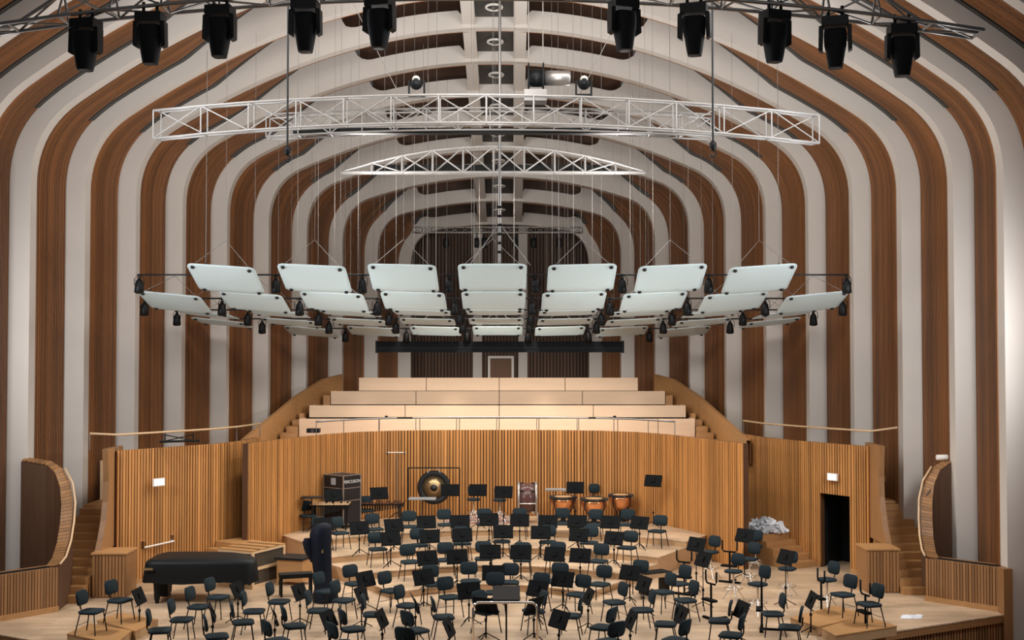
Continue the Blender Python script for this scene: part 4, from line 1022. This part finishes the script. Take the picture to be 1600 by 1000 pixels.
# percussion flight case
q = at_y(531, 741, 37.3); cz = Z4
t = thing('flight_case', (q.x+.12, 36.95, Z4), 'black flight case with metal edges lettered for percussion', 'flight case', rz=math.radians(-38))
ch = at_y(531, 741, 37.0).z - Z4; hw, hd = .42, .36
MB().box(-hw,hw,-hd,hd,.12,ch).obj('body', 'case_black', t)
for x in (-hw,hw):
    for y in (-hd,hd):
        MB().box(x-.016,x+.016,y-.016,y+.016,.12,ch+.01).obj('edge', 'aluminium', t); MB().lathe([(.05,-.02),(.05,.02)], 12, Matrix.Translation((x*.8,y*.8,.05)) @ Matrix.Rotation(PI/2,4,'X')).obj('castor', 'black', t)
for z in (.13, ch*.52, ch*.76, ch):
    for y in (-hd,hd): MB().box(-hw,hw,y-.012,y+.012,z-.011,z+.011).obj('edge', 'aluminium', t)
    for x in (-hw,hw): MB().box(x-.012,x+.012,-hd,hd,z-.011,z+.011).obj('edge', 'aluminium', t)
def text(body, size, M, parent, material, name):
    c = bpy.data.curves.new(name, 'FONT'); c.body = body; c.size = size; c.extrude = .002; c.align_x = 'CENTER'; c.align_y = 'CENTER'
    o = bpy.data.objects.new(name, c); COL.objects.link(o); bpy.context.view_layer.update()
    me = bpy.data.meshes.new_from_object(o.evaluated_get(bpy.context.evaluated_depsgraph_get())); bpy.data.objects.remove(o)
    me.materials.clear(); me.materials.append(MATS[material]); return shared(name, me, parent, M)
text('PERCUSION', .13, Matrix.Translation((hw+.012,0,ch*.88)) @ Matrix.Rotation(PI/2, 4, 'Z') @ Matrix.Rotation(PI/2, 4, 'X') , t, 'white_print', 'lettering')
MB().box(-.1,.1,-hd-.01,-hd,ch*.82,ch*.95).obj('emblem', 'grey_tray', t)
# trays, microphone boom, rug, pieces on the gallery
for px, py, Y, w_, lab, m_ in ((487,777,36.0,.3,'flat dark tray table at the left end of the percussion',  'case_black'),(660,779,37.9,.42,'flat grey tray table in front of the gong','grey_tray'),(868,765,38.6,.32,'flat grey tray behind the kettledrums','grey_tray')):
    q = at_y(px, py, Y); t = thing('tray_table', (q.x, Y, Z4), lab, 'tray table'); h = q.z - Z4
    MB().box(-w_,w_,-.2,.2,h-.02,h+.02).obj('tray', m_, t); rod('pole', (0,0,.1), (0,0,h), .015, 'black', t)
    for a in range(3): rod('leg', (0,0,.15), (.25*math.cos(a*2.1),.25*math.sin(a*2.1),.01), .011, 'black', t)
q = at_y(620, 707, 38.4); t = thing('microphone_boom', (q.x, 38.4, Z4), 'tall microphone stand with a short horizontal bar left of the gong', 'microphone stand'); h = q.z - Z4
rod('pole', (0,0,.05), (0,0,h), .016, 'dull_metal', t); rod('bar', (-.33,0,h), (.28,0,h), .016, 'ring_white', t)
for x in (-.3,.24): MB().lathe([(.02,-.05),(.025,0),(.02,.05)], 8).obj('microphone', 'gong_dark', t).location = (x,0,h-.03)
for a in range(3): rod('leg', (0,0,.25), (.32*math.cos(a*2.1+.5),.32*math.sin(a*2.1+.5),.01), .013, 'black', t)
a = at_z(694, 818, Z4); b = at_z(800, 806, Z4)
tag(MB().box(a.x, b.x, a.y, b.y, Z4, Z4+.012).obj('patterned_rug', 'rug'), 'patterned black and white rug under the percussion stools', 'rug')
# floor sockets and white sheet
for i, (px, py, z, lab) in enumerate(((1055,817,Z4,'round floor socket plate on the highest riser, farther one'),(1083,826,Z4,'round floor socket plate on the highest riser, nearer one'),(1121,877,0,'round floor socket plate on the stage floor beside the riser'))):
    p = at_z(px, py, z); t = thing('floor_socket', (p.x, p.y, z), lab, 'floor socket', 'floor sockets')
    MB().lathe([(.2,.001),(.2,.008),(.17,.01)], 24).obj('ring', 'aluminium', t); MB().lathe([(.16,.011),(.15,.012)], 24).obj('lid', 'dark_wood', t)
p = at_z(1418, 964, 0); mb = MB(); rows = []
for i in range(7): rows.append([(p.x + (j-4)*.06 + i*.03, p.y + (i-3)*.07, .008 + .03*random.random()*(0 < i < 6 and 0 < j < 8)) for j in range(9)])
mb.grid(rows); tag(mb.obj('plastic_sheet', 'plastic_film'), 'crumpled clear plastic sheet lying on the floor at the right', 'plastic sheet')
# heap of plastic film on the right steps
t0 = at_y(1192, 822, 33.0); mb = MB()
for i in range(420):
    a, r_ = random.uniform(0, 2*PI), random.random()**.6; c = Vector((.6*r_*math.cos(a), .38*r_*math.sin(a), .02 + .42*(1-r_**1.5)*random.random()))
    s = random.uniform(.05,.16); d1 = Vector((random.uniform(-1,1),random.uniform(-1,1),random.uniform(-.3,1))).normalized()*s; d2 = d1.cross(Vector((random.random()-.5,random.random()-.5,random.random()))).normalized()*s*.5
    c.z = max(c.z, abs(d1.z) + abs(d2.z)); mb.add([c-d1-d2, c+d1-d2*.6, c+d1*.8+d2, c-d1*.7+d2], ((0,1,2),(0,2,3)))
o = mb.obj('plastic_heap', 'plastic_film', fix=False); o.location = (7.75, 34.95, .8); tag(o, 'heap of crumpled clear plastic film on top of the right steps', 'plastic heap')
# left gallery: folded black trestle; right: white roll; projector and bars on the rail
q = at_y(280, 690, 31.9); t = thing('folded_trestle', (q.x, q.y, q.z - .02), 'folded black metal trestle lying on the left gallery edge', 'trestle', rz=.2)
for x in (-.36,.36): rod('upright', (x,0,.0), (x,0,.24), .018, 'black', t)
rod('brace', (-.36,0,.2), (.36,0,.04), .014, 'black', t); rod('brace', (-.36,0,.04), (.36,0,.2), .014, 'black', t); rod('beam', (-.5,0,.02), (.52,0,.04), .03, 'black', t)
t = thing('paper_roll', (11.3, 30.5, 3.31), 'white paper roll on the top of the right curved parapet', 'paper roll', rz=.3)
MB().lathe([(.05,-.2),(.07,-.19),(.07,.19),(.05,.2)], 14, Matrix.Rotation(PI/2, 4, 'Y')).obj('roll', 'ring_white', t, True)
q = at_y(490, 673, 38.4); t = thing('projector', q, 'small black projector behind the rail at the left end of the choir', 'projector')
MB().box(-.2,.2,-.15,.15,-.06,.07).obj('body', 'black', t); MB().lathe([(.05,0),(.06,.06)], 14, Matrix.Translation((0,-.15,0)) @ Matrix.Rotation(PI/2,4,'X')).obj('lens', 'chrome', t)
for px, sd in ((624,'left'),(940,'right')):
    q = at_y(px, 653, 39.2); t = thing('bar_light', q, 'black bar light clipped to the choir handrail, %s one' % sd, 'bar light', 'rail bar lights')
    rod('tube', (-.42,0,0), (.42,0,0), .03, 'black', t); MB().lathe([(.05,-.04),(.05,.04)], 10, Matrix.Translation(((-.42 if px < 800 else .42),0,.03))).obj('knob', 'black', t)
